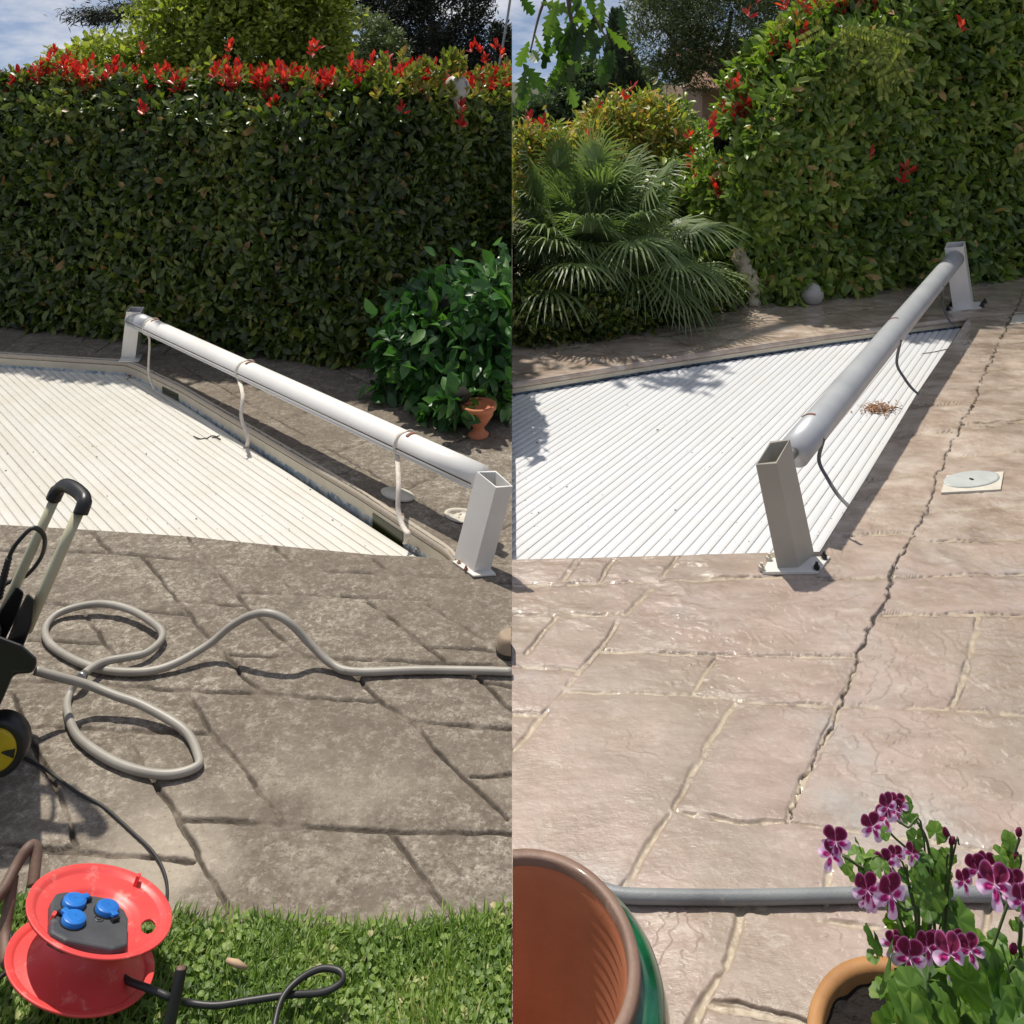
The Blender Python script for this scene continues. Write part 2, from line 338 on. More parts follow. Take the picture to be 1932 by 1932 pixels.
l0 = G(341, 729); l1 = G(845, 1036); LIPD = (l1-l0).normalized(); LIPN = Vector((-LIPD.y, LIPD.x, 0))
if LIPN.x < 0: LIPN = -LIPN
f0 = G(966, 724); f1 = G(1827, 599); FARD = (f1-f0).normalized(); FARN = Vector((-FARD.y, FARD.x, 0))
def hgt(x, y, right):
    wx = x+.014*(fbm(x, y, 3.1)-.5)+.012*(fbm(x, y, 22, 3)-.5); wy = y+.014*(fbm(x+5, y, 3.1)-.5)+.012*(fbm(x+7, y, 22, 3)-.5)
    d = segdist(wx, wy, SR if right else SL)
    # back zones: courses parallel to the pool edge, joints staggered
    if right: a = (wx-f0.x)*FARD.x+(wy-f0.y)*FARD.y; b = (wx-f0.x)*FARN.x+(wy-f0.y)*FARN.y
    else: a = (wx-l0.x)*LIPD.x+(wy-l0.y)*LIPD.y; b = (wx-l0.x)*LIPN.x+(wy-l0.y)*LIPN.y
    first = .13 if right else .145
    row = np.where(b < first, 0, 1+np.floor((b-first)/.30)); fb = np.where(b < first, b, (b-first) % .30)
    rowh = np.where(b < first, first, .30)
    pitch = np.where(row == 0, .36, .48); off = (row*0.37) % 1*pitch
    aa = (a+off) % pitch; da = np.minimum(aa, pitch-aa); db = np.where(row == 0, first-fb, np.minimum(fb, rowh-fb))
    dd = np.minimum(da, db); zone = b > .0
    if right: zone &= (x < f1.x+.15)
    else: zone &= (y > 2.95) | (b > .35)
    d = np.where(zone, np.minimum(d, dd*1.0+.0015), d)
    if not right:                      # courses over the far (left) edge run with that edge
        fz = (x < l0.x-.15) & (y > 4.6); yy = y-.09*x
        ff = (yy-4.98-.16) % .3; d2 = np.minimum(ff, .3-ff); ax = (x+.2*np.floor((yy-5.14)/.3)) % .42; d2 = np.minimum(d2, np.minimum(ax, .42-ax))
        d = np.where(fz, d2, d)
    wj = (.0060 if right else .0046)*(.30+1.4*fbm(x, y, 11, 3))
    joint = (1-sst(wj*.6, wj*1.5, d))*(sst(.28, .42, fbm(x+2, y, 19, 3)) if right else 1)
    dc = segdist(x+.045*(fbm(x, y, 16, 4, .65)-.5), y+.045*(fbm(x+3, y, 16, 4, .65)-.5), SCR) if right else np.full(x.shape, 9.)
    cw = .0056*(.0+1.8*fbm(x, y, 23, 3))*(.25+.75*sst(1.75, 2.35, y)); crack = (1-sst(cw*.5, cw, dc))*1.0
    if right: 
        je = np.exp(-((d-wj*1.35)/.0016)**2)*sst(.5, .62, fbm(x, y, 5, 3)); crack = np.maximum(crack, je*.85)
    else: crack = np.exp(-((d-wj*.5)/.003)**2)*sst(.42, .55, fbm(x, y, 8, 3))*.8
    rel = (fbm(x, y, 2.3, 3)-.5)*.006
    ridge = 1-np.abs(fbm(x+.1*y, y*1.6, 7, 5)*2-1)
    rel = rel+(ridge-.7)*(.014 if right else .006)*sst(.38, .6, fbm(x+9, y, 2.1, 3))
    st = fbm(x, y*1.5, 5, 5); rel = rel+(np.floor(st*9)/9-st)*(.022 if right else .014)*sst(.42, .56, fbm(x+4, y+8, 2.6, 3))   # chipped slate-like steps
    rel = rel+(fbm(x, y, 60, 3)-.5)*(.0012 if right else .0022)
    edge = np.exp(-(d/.02)**2)*.002
    z = rel*(1-joint)-edge-joint*(.0045 if right else .0050)-crack*.007+(joint*(fbm(x, y, 50, 3)-.5)*.004)
    return z, joint, crack
def patch(us, vt, vb, nr, right):
    T = np.linspace(0, 1, nr)[:, None]; U = np.broadcast_to(us, (nr, len(us))); V = vt[None]*(1-T)+vb[None]*T
    d = H*F/(V-Y0); X = (U-966)/F*d; Y = d
    z, j, c = hgt(X, Y, right); z[0] = 0
    if right: far = np.clip(1-sst(990, 1130, V+.35*(U-1700)*(U > 1548)*0), 0, 1)*np.ones_like(X); far = 1-sst(H*F/(1075-Y0)-.38, H*F/(1075-Y0)+.1, -Y*0+2*(H*F/(1075-Y0))-Y)
    else: far = .75*(1-sst(1.66, 2.05, Y+.25*(fbm(X, Y, 3)-.5)))*sst(.3, .62, fbm(X, Y, 4, 4))
    n, m = X.shape; idx = np.arange(n*m).reshape(n, m)
    fc = np.stack([idx[:-1, :-1], idx[1:, :-1], idx[1:, 1:], idx[:-1, 1:]], -1).reshape(-1, 4)
    vs = np.stack([X, Y, z], -1).reshape(-1, 3)
    # skirt below the first row
    sk = np.stack([X[0], Y[0], np.full(m, -.28)], -1); k = len(vs); si = np.arange(m)+k
    sf = np.stack([idx[0, :-1], idx[0, 1:], si[1:], si[:-1]], -1)
    return np.concatenate([vs, sk]), np.concatenate([fc, sf]), np.concatenate([j.ravel(), np.zeros(m)]), np.concatenate([c.ravel(), np.zeros(m)]), np.concatenate([far.ravel(), far[0]])
def terrace(name, us, parts, right, mt):
    Vs, Fs, J, C, A = [], [], [], [], []; o = 0
    for vt, vb, nr in parts:
        v, f, j, c, a = patch(us, vt, vb, nr, right); Vs.append(v); Fs.append(f+o); J.append(j); C.append(c); A.append(a); o += len(v)
    ob = mesh_obj(name, np.concatenate(Vs), np.concatenate(Fs), mt, None, True, {'joint': np.concatenate(J), 'crack': np.concatenate(C), 'far': np.concatenate(A)})
    return tag(ob, kind='structure')
uL = np.concatenate([np.linspace(-900, 0, 80)[:-1], np.linspace(0, 966, 440)])
uR = np.concatenate([np.linspace(966, 1932, 440), np.linspace(1932, 2900, 80)[1:]])
terrace('weathered_terrace', uL, [(EL(uL), GRASS(uL)+25, 360), (BL(uL), np.full_like(uL, 560.), 210)], False, M['stoneL'])
terrace('cleaned_terrace', uR, [(ER(uR), np.full_like(uR, 2300.), 760), (BR(uR), np.full_like(uR, 470.), 120)], True, M['stoneR'])
# ground to the horizon
g = mesh_obj('ground', [(-300, -60, -.3), (300, -60, -.3), (300, 600, -.3), (-300, 600, -.3)], [(0, 1, 2, 3)], M['soil']); tag(g, kind='structure')
lw = []; us = np.linspace(-900, 966, 60)
lawnv = [G(u, GRASS(u)-6, -.008) for u in us]; lawnb = [Vector((p.x, -1.5, -.008)) for p in lawnv]
n_ = len(us); lf = [(i, n_+i, n_+i+1, i+1) for i in range(n_-1)]
tag(mesh_obj('lawn', lawnv+lawnb, lf, M['soil']), kind='structure')
tag(mesh_obj('garden_bed', [(-12, 6.2, -.02), (-.0, 5.6, -.02), (-.0, 16, -.02), (-12, 16, -.02), (0.0, 5.1, -.022), (14, 9, -.022), (14, 18, -.022), (0.0, 18, -.022)], [(0, 1, 2, 3), (4, 5, 6, 7)], M['soil']), kind='structure')

# pool walls: bullnose lip, cream band, dark tiles
def wall_material(name, ztile):
    m, nt, b, out = newmat(name)
    col = ramp(nt, noise_node(nt, 9, 8, .7), [(.35, (.50, .44, .34)), (.6, (.60, .54, .42))])
    g_ = nt.nodes.new('ShaderNodeNewGeometry'); s = nt.nodes.new('ShaderNodeSeparateXYZ'); nt.links.new(g_.outputs['Position'], s.inputs[0])
    def cmp(th):
        c = nt.nodes.new('ShaderNodeMath'); c.operation = 'LESS_THAN'; c.inputs[1].default_value = th; nt.links.new(s.outputs['Z'], c.inputs[0]); return c.outputs[0]
    vor = nt.nodes.new('ShaderNodeTexVoronoi'); vor.inputs['Scale'].default_value = 48; vor.distance = 'CHEBYCHEV'; nt.links.new(g_.outputs['Position'], vor.inputs['Vector'])
    tile = ramp(nt, vor.outputs['Color'], [(.2, (.02, .035, .06)), (.5, (.05, .09, .14)), (.8, (.12, .17, .2))] if ztile > -.068 else [(.2, (.22, .29, .34)), (.5, (.36, .42, .46)), (.8, (.58, .58, .53))])
    nt.links.new(mixc(nt, cmp(ztile), col, tile), b.inputs['Base Color']); b.inputs['Roughness'].default_value = .5; return m
def pool_wall(name, pts, inward, ztile, stone):
    # pts: plan polyline of the lip; inward: plan normal into the pool for each segment end
    prof = [(-.012, .0035), (-.004, .0005), (.004, -.006), (.007, -.015), (.005, -.025), (-.004, -.031)]
    V, Fc = [], []
    for p, nrm in zip(pts, inward):
        for o, z in prof: V.append(Vector((p.x, p.y, 0))+nrm*o+Vector((0, 0, z)))
    k = len(prof)
    for i in range(len(pts)-1):
        for j in range(k-1): Fc.append((i*k+j, i*k+j+1, (i+1)*k+j+1, (i+1)*k+j))
    a = mesh_obj(name+'_coping', V, Fc, stone, None, True, {'joint': np.zeros(len(V)), 'crack': np.zeros(len(V)), 'far': np.full(len(V), .0 if ztile < -.068 else 1.)})
    V, Fc = [], []
    for p, nrm in zip(pts, inward):
        V += [Vector((p.x, p.y, -.0300))+nrm*.003, Vector((p.x, p.y, -.3))+nrm*.003]
    for i in range(len(pts)-1): Fc.append((2*i, 2*i+1, 2*i+3, 2*i+2))
    b = mesh_obj(name+'_wall', V, Fc, wall_material(name+'_paint', ztile)); tag(a, kind='structure'); tag(b, kind='structure')
def plan_normals(pts, side):
    out = []
    for i in range(len(pts)):
        d = pts[min(i+1, len(pts)-1)]-pts[max(i-1, 0)]; n = Vector((-d.y, d.x, 0)).normalized()*side; out.append(n)
    return out
us = list(np.linspace(-900, 238, 30))+[250, 262, 280, 299, 341]+list(np.linspace(341, 862, 40)[1:])
pl = [G(u, float(BL(u))) for u in us]; pool_wall('weathered_pool', pl, plan_normals(pl, -1), -.068, M['stoneL'])
us = list(np.linspace(966.5, 1826, 50)); pl = [G(u, float(BR(u))) for u in us]; pool_wall('cleaned_pool', pl, plan_normals(pl, -1), -.052, M['stoneR'])

# slatted pool covers ------------------------------------------
def slats(name, e0, e1, side, far0, far1, near_y, z, pitch, xlim, mt, label, prof_h=1.0):
    e = (e1-e0); e.z = 0; e.normalize(); n = Vector((-e.y, e.x, 0))*side
    fd = (far1-far0); fd.z = 0; fd.normalize(); fn = Vector((-fd.y, fd.x, 0));
    if fn.y < 0: fn = -fn
    prof = [(0, -.004), (.07, .0003), (.25, .0024), (.5, .0032), (.75, .0024), (.93, .0003)]
    V, Fc, R, GR = [], [], [], []; N = int(6.2/pitch); rows = []
    for k in range(N):
        for q, (t, hh) in enumerate(prof):
            dz = -.002 if (k % 3 == 0 and q == 0) else 0
            p0 = e0+n*((k+t)*pitch)
            lo, hi = -30, 30          # p0+s*e limits: below far line, above near_y, inside seam
            den = e.dot(fn); lim = (far0-p0).dot(fn)/den
            if den > 0: hi = min(hi, lim)
            else: lo = max(lo, lim)
            lim = (near_y-p0.y)/e.y
            if e.y > 0: lo = max(lo, lim)
            else: hi = min(hi, lim)
            if xlim is not None:
                lim = (xlim-p0.x)/e.x; lo = max(lo, lim) if e.x > 0 else lo
            rows.append((p0, lo, hi, z+(hh+dz)*prof_h))
    nS = 14
    for i, (p0, lo, hi, zz) in enumerate(rows):
        if hi < lo: hi = lo
        for s in range(nS):
            GR.append(1.0 if i % 6 == 0 else 0.0)
            t = lo+(hi-lo)*s/(nS-1); p = p0+e*t; V.append((p.x, p.y, zz+.0016*math.sin(t*2.3+i*.02))); R.append(random.Random(i//6).random())
    for i in range(len(rows)-1):
        for s in range(nS-1): Fc.append((i*nS+s, i*nS+s+1, (i+1)*nS+s+1, (i+1)*nS+s))
    o = mesh_obj(name, V, Fc, mt, None, False, {'rnd': R, 'groove': GR}); tag(o, label, 'pool cover'); return o
def cover_mat(name, c, dirt, groove):
    m, nt, b, out = newmat(name); r = attr(nt, 'rnd')
    col = mixc(nt, r.outputs['Fac'], c, tuple(x*.93 for x in c))
    col = mixc(nt, ramp(nt, noise_node(nt, 5, 8, .7), [(.45, 0), (.75, .7)]), col, dirt)
    gm = nt.nodes.new('ShaderNodeMath'); gm.operation = 'MULTIPLY'; nt.links.new(attr(nt, 'groove').outputs['Fac'], gm.inputs[0]); nt.links.new(ramp(nt, noise_node(nt, 7, 8, .75), [(.40, .15), (.68, groove)]), gm.inputs[1])
    col = mixc(nt, gm.outputs[0], col, (.34, .29, .21))
    col = mixc(nt, ramp(nt, noise_node(nt, 33, 8, .8), [(.66, 0), (.76, .5)]), col, (.40, .34, .25))
    nt.links.new(col, b.inputs['Base Color']); b.inputs['Roughness'].default_value = .32; b.inputs['Specular IOR Level'].default_value = .4
    return m
M['coverL'] = cover_mat('cream_slats', (.68, .665, .62), (.59, .54, .45), .85)
M['coverR'] = cover_mat('white_slats', (.70, .71, .73), (.66, .65, .62), .75)
ZL, ZR = -.085, -.07
cL0, cL1 = G(294, 730, ZL), G(785, 1048, ZL)
slats('pool_cover', cL0, cL1, -1 if True else 1, G(0, 686, ZL), G(238, 699, ZL), 2.2, ZL, .034, None, M['coverL'], 'cream slatted pool cover flush below weathered grey-brown stone edge')
e0, e1 = G(1548, 1041, ZR), G(1817, 614, ZR)
slats('pool_cover', e0, e1, 1, G(966, 748, ZR), G(1812, 613, ZR), 2.2, ZR, .036, .0, M['coverR'], 'bright white slatted pool cover beside wet cleaned pinkish stone', 1.1)
# debris specks lying on both covers and the cleaned stone
def specks(name, n, uvs, z, label, smin=.0015, smax=.005):
    V, Fc = [], []
    for _ in range(n):
        u, v = uvs(); p = G(u, v, z); s = random.uniform(smin, smax)*(1 if random.random() < .85 else 1.8); k = len(V); m_ = 5
        a0 = random.random()*6; el = random.uniform(.4, 1)
        for i in range(m_): V.append(p+Vector((s*math.cos(a0+i*6.283/m_), el*s*math.sin(a0+i*6.283/m_), .0005)))
        V.append(p+Vector((0, 0, s*.5)))
        for i in range(m_): Fc.append((k+i, k+(i+1) % m_, k+m_))
    tag(mesh_obj(name, V, Fc, M['speck']), label, 'debris', kind='stuff')
def inL():
    while True:
        u, v = random.uniform(0, 780), random.uniform(700, 1040)
        if v < EL(u)-8 and v > np.interp(u, [0, 250, 294, 785], [695, 700, 732, 1048])+4: return u, v
def inR():
    while True:
        u, v = random.uniform(968, 1810), random.uniform(615, 1040)
        if v > np.interp(u, [966, 1812], [748, 616])+3 and v < ER(u)-5: return u, v
specks('cover_debris', 150, inL, ZL+.0035, 'tiny dark seeds and grit on the cream slatted cover', .001, .0032)
specks('cover_debris', 230, inR, ZR+.0035, 'tiny dark seeds and grit on the white slatted cover', .001, .0036)

# ------------------------------------------------------------ foliage generators
def leaves(name, P0, D, N, L, W, mt, parent=None, rnd=None, xmax=None, xmin=None, curl=.25, simple=False, rounded=False):
    P0 = np.asarray(P0, float); D = D/np.linalg.norm(D, axis=1, keepdims=True)
    N = N-(N*D).sum(1, keepdims=True)*D; N = N/(np.linalg.norm(N, axis=1, keepdims=True)+1e-9); S = np.cross(D, N)
    keep = np.ones(len(P0), bool); ext = L*1.0
    if xmax is not None: keep &= (np.minimum(P0[:, 0], P0[:, 0]+D[:, 0]*ext) < xmax)
    if xmin is not None: keep &= (np.maximum(P0[:, 0], P0[:, 0]+D[:, 0]*ext) > xmin)
    P0, D, N, S = P0[keep], D[keep], N[keep], S[keep]; L = L[keep][:, None]; W = W[keep][:, None]; n = len(P0)
    r = RNG.random(n) if rnd is None else rnd[keep]
    c = curl*L
    if rounded:
        st_ = [(.12, .24), (.36, .47), (.62, .44), (.84, .24)]; q = [P0]
        for t_, w_ in st_:
            dr = c*t_*t_; q += [P0+D*L*t_+S*W*w_+N*(W*.10*w_*2-dr), P0+D*L*t_-N*(W*.04+dr), P0+D*L*t_-S*W*w_+N*(W*.10*w_*2-dr)]
        q.append(P0+D*L-N*c); vs = np.stack(q, 1); fl = [(0, 3, 2), (0, 2, 1)]
        for k_ in range(3): a = 1+3*k_; fl += [(a, a+1, a+4), (a, a+4, a+3), (a+1, a+2, a+5), (a+1, a+5, a+4)]
        fl += [(10, 11, 13), (11, 12, 13)]; fl = np.array(fl)
    elif simple:
        q = [P0, P0+D*L*.5+S*W*.5, P0+D*L*.5-S*W*.5, P0+D*L-N*c*.5, P0+D*L*.5-N*W*.12]
        vs = np.stack(q, 1); fl = np.array([(0, 2, 4), (0, 4, 1), (4, 2, 3), (1, 4, 3)])
    else:
        q = [P0, P0+D*L*.34+S*W*.40+N*W*.08, P0+D*L*.34-N*W*.06, P0+D*L*.34-S*W*.40+N*W*.08,
             P0+D*L*.76+S*W*.42+N*(W*.06-c*.35), P0+D*L*.76-N*(W*.06+c*.35), P0+D*L*.76-S*W*.42+N*(W*.06-c*.35), P0+D*L-N*c]
        vs = np.stack(q, 1); fl = np.array([(0, 3, 2), (0, 2, 1), (2, 3, 6), (2, 6, 5), (1, 2, 5), (1, 5, 4), (5, 6, 7), (4, 5, 7)])
    if xmax is not None: vs[..., 0] = np.minimum(vs[..., 0], xmax)
    if xmin is not None: vs[..., 0] = np.maximum(vs[..., 0], xmin)
    k = vs.shape[1]; fc = (fl[None]+(np.arange(n)*k)[:, None, None]).reshape(-1, 3)
    return mesh_obj(name, vs.reshape(-1, 3), fc, mt, parent, False, {'rnd': np.repeat(r, k)})
def unit(n): v = RNG.normal(size=(n, 3)); return v/np.linalg.norm(v, axis=1, keepdims=True)
def blob_leaves(blobs, count, spread=.16, clumps=30, shell=(.72, 1.05), up=.35):
    # blobs: (centre, radius vec); clumps on the shell give light and dark masses
    w = np.array([b[1][0]*b[1][2] for b in blobs]); w = w/w.sum(); Pn, Dn = [], []
    for (c, r), ww in zip(blobs, w):
        r = np.array(r); nc = max(8, int(clumps*ww*len(blobs))); cd = unit(nc); cr = RNG.uniform(*shell, size=nc)
        m = int(count*ww); ci = RNG.integers(0, nc, m)
        o = cd[ci]*cr[ci][:, None]*r; j = RNG.normal(size=(m, 3))*spread*r.mean()
        p = np.array(c)+o+j; d = cd[ci]*.5+unit(m)*.8+np.array([0, 0, up]); Pn.append(p); Dn.append(d)
    return np.concatenate(Pn), np.concatenate(Dn)
def leafset(name, p, d, size, aspect, mt, parent, **kw):
    n = len(p); L = size*RNG.uniform(.65, 1.25, n); W = L*aspect*RNG.uniform(.85, 1.15, n)
    return leaves(name, p, d, unit(n)*.8+np.array([0, -.3, .7]), L, W, mt, parent, **kw)
def limbs(pts_list): return merge(*[tube(smooth_path(p, 5), list(np.linspace(r0, r1, (len(p)-1)*5+1)), 8) for p, r0, r1 in pts_list])

# hedge: front path points with height, leaves on the face and top
def hedge(root, path, thick, nleaf, size, aspect, mt, xmax=None, xmin=None, amp=.10, corecut=.16, zlow=.0, topsoft=.25):
    path = [(Vector((p[0], p[1], 0)), h) for p, h in path]
    seglen = [ (path[i+1][0]-path[i][0]).length for i in range(len(path)-1)]; cum = np.concatenate([[0], np.cumsum(seglen)]); tot = cum[-1]
    X = np.array([p.x for p, h in path]); Y = np.array([p.y for p, h in path]); Hh = np.array([h for p, h in path])
    def ev(s):
        x = np.interp(s, cum, X); y = np.interp(s, cum, Y); hh = np.interp(s, cum, Hh)
        dx = np.interp(s+.01, cum, X)-np.interp(s-.01, cum, X); dy = np.interp(s+.01, cum, Y)-np.interp(s-.01, cum, Y); l = np.hypot(dx, dy)+1e-9
        return x, y, hh, dy/l, -dx/l
    nf = int(nleaf*.8); s = RNG.random(nf)*tot; x, y, hh, nx, ny = ev(s); t = RNG.random(nf)
    z = zlow+(hh-zlow)*t; out = amp*(fbm(s, z, 2.2, 4)-.35)*2+amp*.9*(fbm(s+30, z, 7, 2)-.5); dep = RNG.exponential(.045, nf)
    pull = topsoft*np.clip((t-.86)/.14, 0, 1)**2
    o = out-dep-pull; p = np.stack([x+nx*o, y+ny*o, z], 1)
    nrm = np.stack([nx, ny, np.full(nf, .35)+pull], 1)
    d = unit(nf)*.75+nrm*.35+np.array([0, 0, -.05])+np.stack([np.zeros(nf), np.zeros(nf), RNG.normal(size=nf)*.5], 1)
    nn = nrm+unit(nf)*.75
    nt_ = nleaf-nf; s2 = RNG.random(nt_)*tot; x, y, hh, nx, ny = ev(s2); w = RNG.random(nt_)**1.3*thick
    z2 = hh+.09*(fbm(s2, w, 3, 3)-.5)-.05*RNG.random(nt_)+.0
    p2 = np.stack([x-nx*w-nx*topsoft*.5, y-ny*w-ny*topsoft*.5, z2], 1); d2 = unit(nt_)*.8+np.array([0, 0, .5]); n2 = np.array([0, 0, 1])+unit(nt_)*.6
    p = np.concatenate([p, p2]); d = np.concatenate([d, d2]); nn = np.concatenate([nn, n2]); n = len(p)
    L = size*RNG.uniform(.55, 1.3, n); W = L*aspect*RNG.uniform(.8, 1.15, n)
    sx_ = np.concatenate([s, s2]); tone = np.clip(RNG.random(n)*.75+.9*(fbm(sx_+5, p[:, 2], 1.6, 4)-.42)+.08*np.clip(p[:, 2]/hh.max()-.5, 0, 1), 0, .93); tone[RNG.random(n) < .025] = 1
    leaves('foliage', p, d, nn, L, W, mt, root, rnd=tone, xmax=xmax, xmin=xmin)
    # bumpy closed dark core, added to block light behind the leaves
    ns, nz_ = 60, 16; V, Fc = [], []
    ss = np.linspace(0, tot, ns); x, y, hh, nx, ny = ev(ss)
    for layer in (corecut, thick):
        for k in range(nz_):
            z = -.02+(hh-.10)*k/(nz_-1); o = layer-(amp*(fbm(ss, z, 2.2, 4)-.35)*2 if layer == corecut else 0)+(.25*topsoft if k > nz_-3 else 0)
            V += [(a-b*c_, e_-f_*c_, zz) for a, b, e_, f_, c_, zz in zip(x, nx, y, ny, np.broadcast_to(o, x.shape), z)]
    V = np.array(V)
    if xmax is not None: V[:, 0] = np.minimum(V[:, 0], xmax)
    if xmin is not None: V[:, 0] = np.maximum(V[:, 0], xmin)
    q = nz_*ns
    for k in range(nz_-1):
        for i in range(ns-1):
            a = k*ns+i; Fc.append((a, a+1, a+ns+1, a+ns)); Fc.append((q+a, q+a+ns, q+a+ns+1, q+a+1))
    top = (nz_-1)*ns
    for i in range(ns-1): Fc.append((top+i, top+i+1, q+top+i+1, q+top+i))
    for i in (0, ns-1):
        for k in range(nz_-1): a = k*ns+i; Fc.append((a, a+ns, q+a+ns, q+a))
    mesh_obj('dark_core', V, Fc, M['core_dark'], root, True)
def shoots(name, root, spots, mt, nl=(9, 15), size=.055, height=.10, xmax=None, xmin=None, aspect=.40, stem=None, spread=.85):
    Pp, Dd = [], []
    for c in spots:
        c = np.array(c); k = random.randint(*nl); ax = np.array([random.gauss(0, .22), random.gauss(0, .2), 1]); hgt_ = height*random.uniform(.5, 1.2)
        for i in range(k):
            t = i/k; Pp.append(c+ax*hgt_*t*.9); a = random.random()*6.283; dd = np.array([math.cos(a)*spread*(1.25-t), math.sin(a)*spread*(1.25-t), .45+t*.8]); Dd.append(dd)
    Pp = np.array(Pp); Dd = np.array(Dd); n = len(Pp); L = size*RNG.uniform(.7, 1.25, n)
    tag(leaves(name, Pp, Dd, unit(n)*.7+np.array([0, -.2, .6]), L, L*aspect, mt, root, xmax=xmax, xmin=xmin, curl=.1), kind='stuff')

# ---- left side planting
XL, XR = -.001, .001
hl = empty('clipped_hedge', (-3, 5.3, 0), 'dark green clipped hedge topped with bright red young shoots', 'hedge')
pathL = [(G(-620, 585), 1.70), (G(0, 617), 1.66), (G(240, 642), 1.65), (G(420, 662), 1.64), (G(600, 688), 1.62), (G(730, 700), 1.62), (P(820, 600, 5.1)*1, 1.60), (P(920, 600, 5.6), 1.59), (P(1010, 600, 6.0), 1.58)]
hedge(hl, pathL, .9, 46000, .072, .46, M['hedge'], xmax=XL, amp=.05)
sp, spy = [], []
for i in range(760):
    t = random.random(); u = random.uniform(-60, 965)
    dd_ = float(np.interp(u, [0, 240, 420, 600, 730, 820, 920, 1010], [5.476, 5.197, 4.994, 4.753, 4.649, 5.1, 5.6, 6.0])); base = P(u, 600, dd_); w = random.uniform(-.02, .35)
    hh_ = 1.63+.02*math.sin(u*.02)
    env = .03+.13*(vn(np.array([u*.017]), np.array([3.3]))[0])**2+(.05 if random.random() < .15 else 0)
    c = (base.x, base.y+.12+w, hh_-.10+random.random()*(env+.06))
    dens = vn(np.array([u*.02]), np.array([9.1]))[0]
    if random.random() < .25+.9*dens: (sp if random.random() < .55 else spy).append(c)
shoots('red_shoots', hl, sp, M['red'], xmax=XL, size=.062, height=.08)
shoots('yellow_shoots', hl, spy, M['yellowleaf'], xmax=XL, size=.05, height=.08, aspect=.45)
sp = [P(u, v, d) for u, v, d in ((405, 300, 5.02), (270, 218, 5.05), (578, 240, 4.95), (518, 205, 4.9), (870, 215, 5.1), (870, 240, 5.1), (300, 150, 5.1), (760, 215, 4.7), (935, 95, 5.4), (915, 120, 5.4), (945, 110, 5.4), (905, 100, 5.4), (700, 130, 4.8), (735, 118, 4.8), (600, 98, 4.95), (590, 110, 4.95), (435, 100, 5.1), (95, 112, 5.5), (128, 118, 5.4), (270, 105, 5.2), (890, 100, 5.4))]
shoots('red_shoots', hl, sp, M['red'], xmax=XL, size=.05, height=.07)
sp = [P(random.uniform(700, 960), random.uniform(120, 215), 4.62+random.random()*.2) for _ in range(46)]
sp = [P(u_, v_, float(np.interp(u_, [730, 820, 920, 1010], [4.6, 5.02, 5.5, 5.9]))) for u_, v_ in [(random.uniform(700, 960), random.uniform(115, 200)) for _ in range(60)]]
shoots('yellow_shoots', hl, sp, M['yellowleaf'], xmax=XL, size=.055, height=.07, aspect=.5)

# leafy bush bottom right of the left half
bu = empty('broadleaf_bush', (-.35, 4.0, 0), 'bright green large-leaved bush in front of the clipped hedge', 'bush')
blobs = [(P(880, 640, 4.35), (.38, .34, .30)), (P(930, 610, 4.3), (.30, .3, .30)), (P(820, 670, 4.3), (.26, .22, .26)), (P(870, 725, 4.15), (.26, .16, .18)), (P(950, 690, 4.15), (.2, .2, .3)), (P(765, 690, 4.4), (.18, .18, .20)), (P(935, 750, 4.0), (.12, .1, .10)), (P(842, 770, 3.95), (.1, .1, .09)), (P(868, 752, 3.78), (.07, .06, .06))]
p, d = blob_leaves(blobs, 5200, .2, 80, (.62, 1.02), -.25)
leafset('foliage', p, d, .085, .6, M['bush'], bu, xmax=XL, rounded=True)
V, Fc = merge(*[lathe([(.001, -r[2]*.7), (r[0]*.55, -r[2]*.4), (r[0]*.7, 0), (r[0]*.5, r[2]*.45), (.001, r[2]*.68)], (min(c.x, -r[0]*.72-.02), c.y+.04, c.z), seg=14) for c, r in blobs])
mesh_obj('dark_core', V, Fc, M['core_dark'], bu, True)  # dark core added behind the bush leaves, as in the hedges

# trees behind, left half
def tree(name, label, cat, blobs, count, size, aspect, mt, trunk, spread=.16, clumps=40, group=None, xmax=None, xmin=None, **kw):
    base = trunk[0][0][0]; t = empty(name, base, label, cat, group)
    p, d = blob_leaves(blobs, count, spread, clumps, **kw)
    leafset('crown', p, d, size, aspect, mt, t, simple=True, xmax=xmax, xmin=xmin)
    v, f = limbs(trunk); mesh_obj('trunk', v, f, M['bark'], t, True); return t
def B(u, v, d, r, ry=None, rz=None): return (P(u, v, d), (r*d/F, (ry or r)*d/F, (rz or r)*d/F))
tree('lime_green_tree', 'bright lime-green leafy tree rising behind the red-topped hedge', 'tree',
     [B(440, 70, 8, 150, 130, 110), B(330, 90, 8, 110, 110, 80), B(560, 50, 8, 95, 100, 80), B(480, -40, 8, 140, 120, 100), B(215, 115, 8, 75, 80, 48), B(600, 120, 8, 65, 70, 60), B(130, 130, 8, 55, 60, 32), B(380, 0, 8, 100, 90, 70), B(600, 10, 8, 60, 70, 60)],
     34000, .075, .5, M['lime'], [([P(440, 470, 8.2), P(430, 250, 8.2), P(440, 60, 8.1)], .12, .05), ([P(430, 220, 8.2), P(340, 110, 8.1)], .06, .02), ([P(432, 180, 8.2), P(560, 60, 8.1)], .06, .02)], .12, 150, shell=(.55, 1.1))
cd = empty('cedar_tree', P(700, 560, 18), 'flat dark cedar branch reaching left above the lime-green tree', 'tree')
v, f = limbs([([P(640, 560, 18), P(630, 200, 18), P(620, -120, 18)], .35, .2), ([P(625, -30, 18), P(430, -6, 17.5), P(300, 6, 17), P(160, 33, 16.5)], .14, .02), ([P(620, -90, 18), P(400, -40, 17), P(260, -25, 16.5)], .14, .03)])
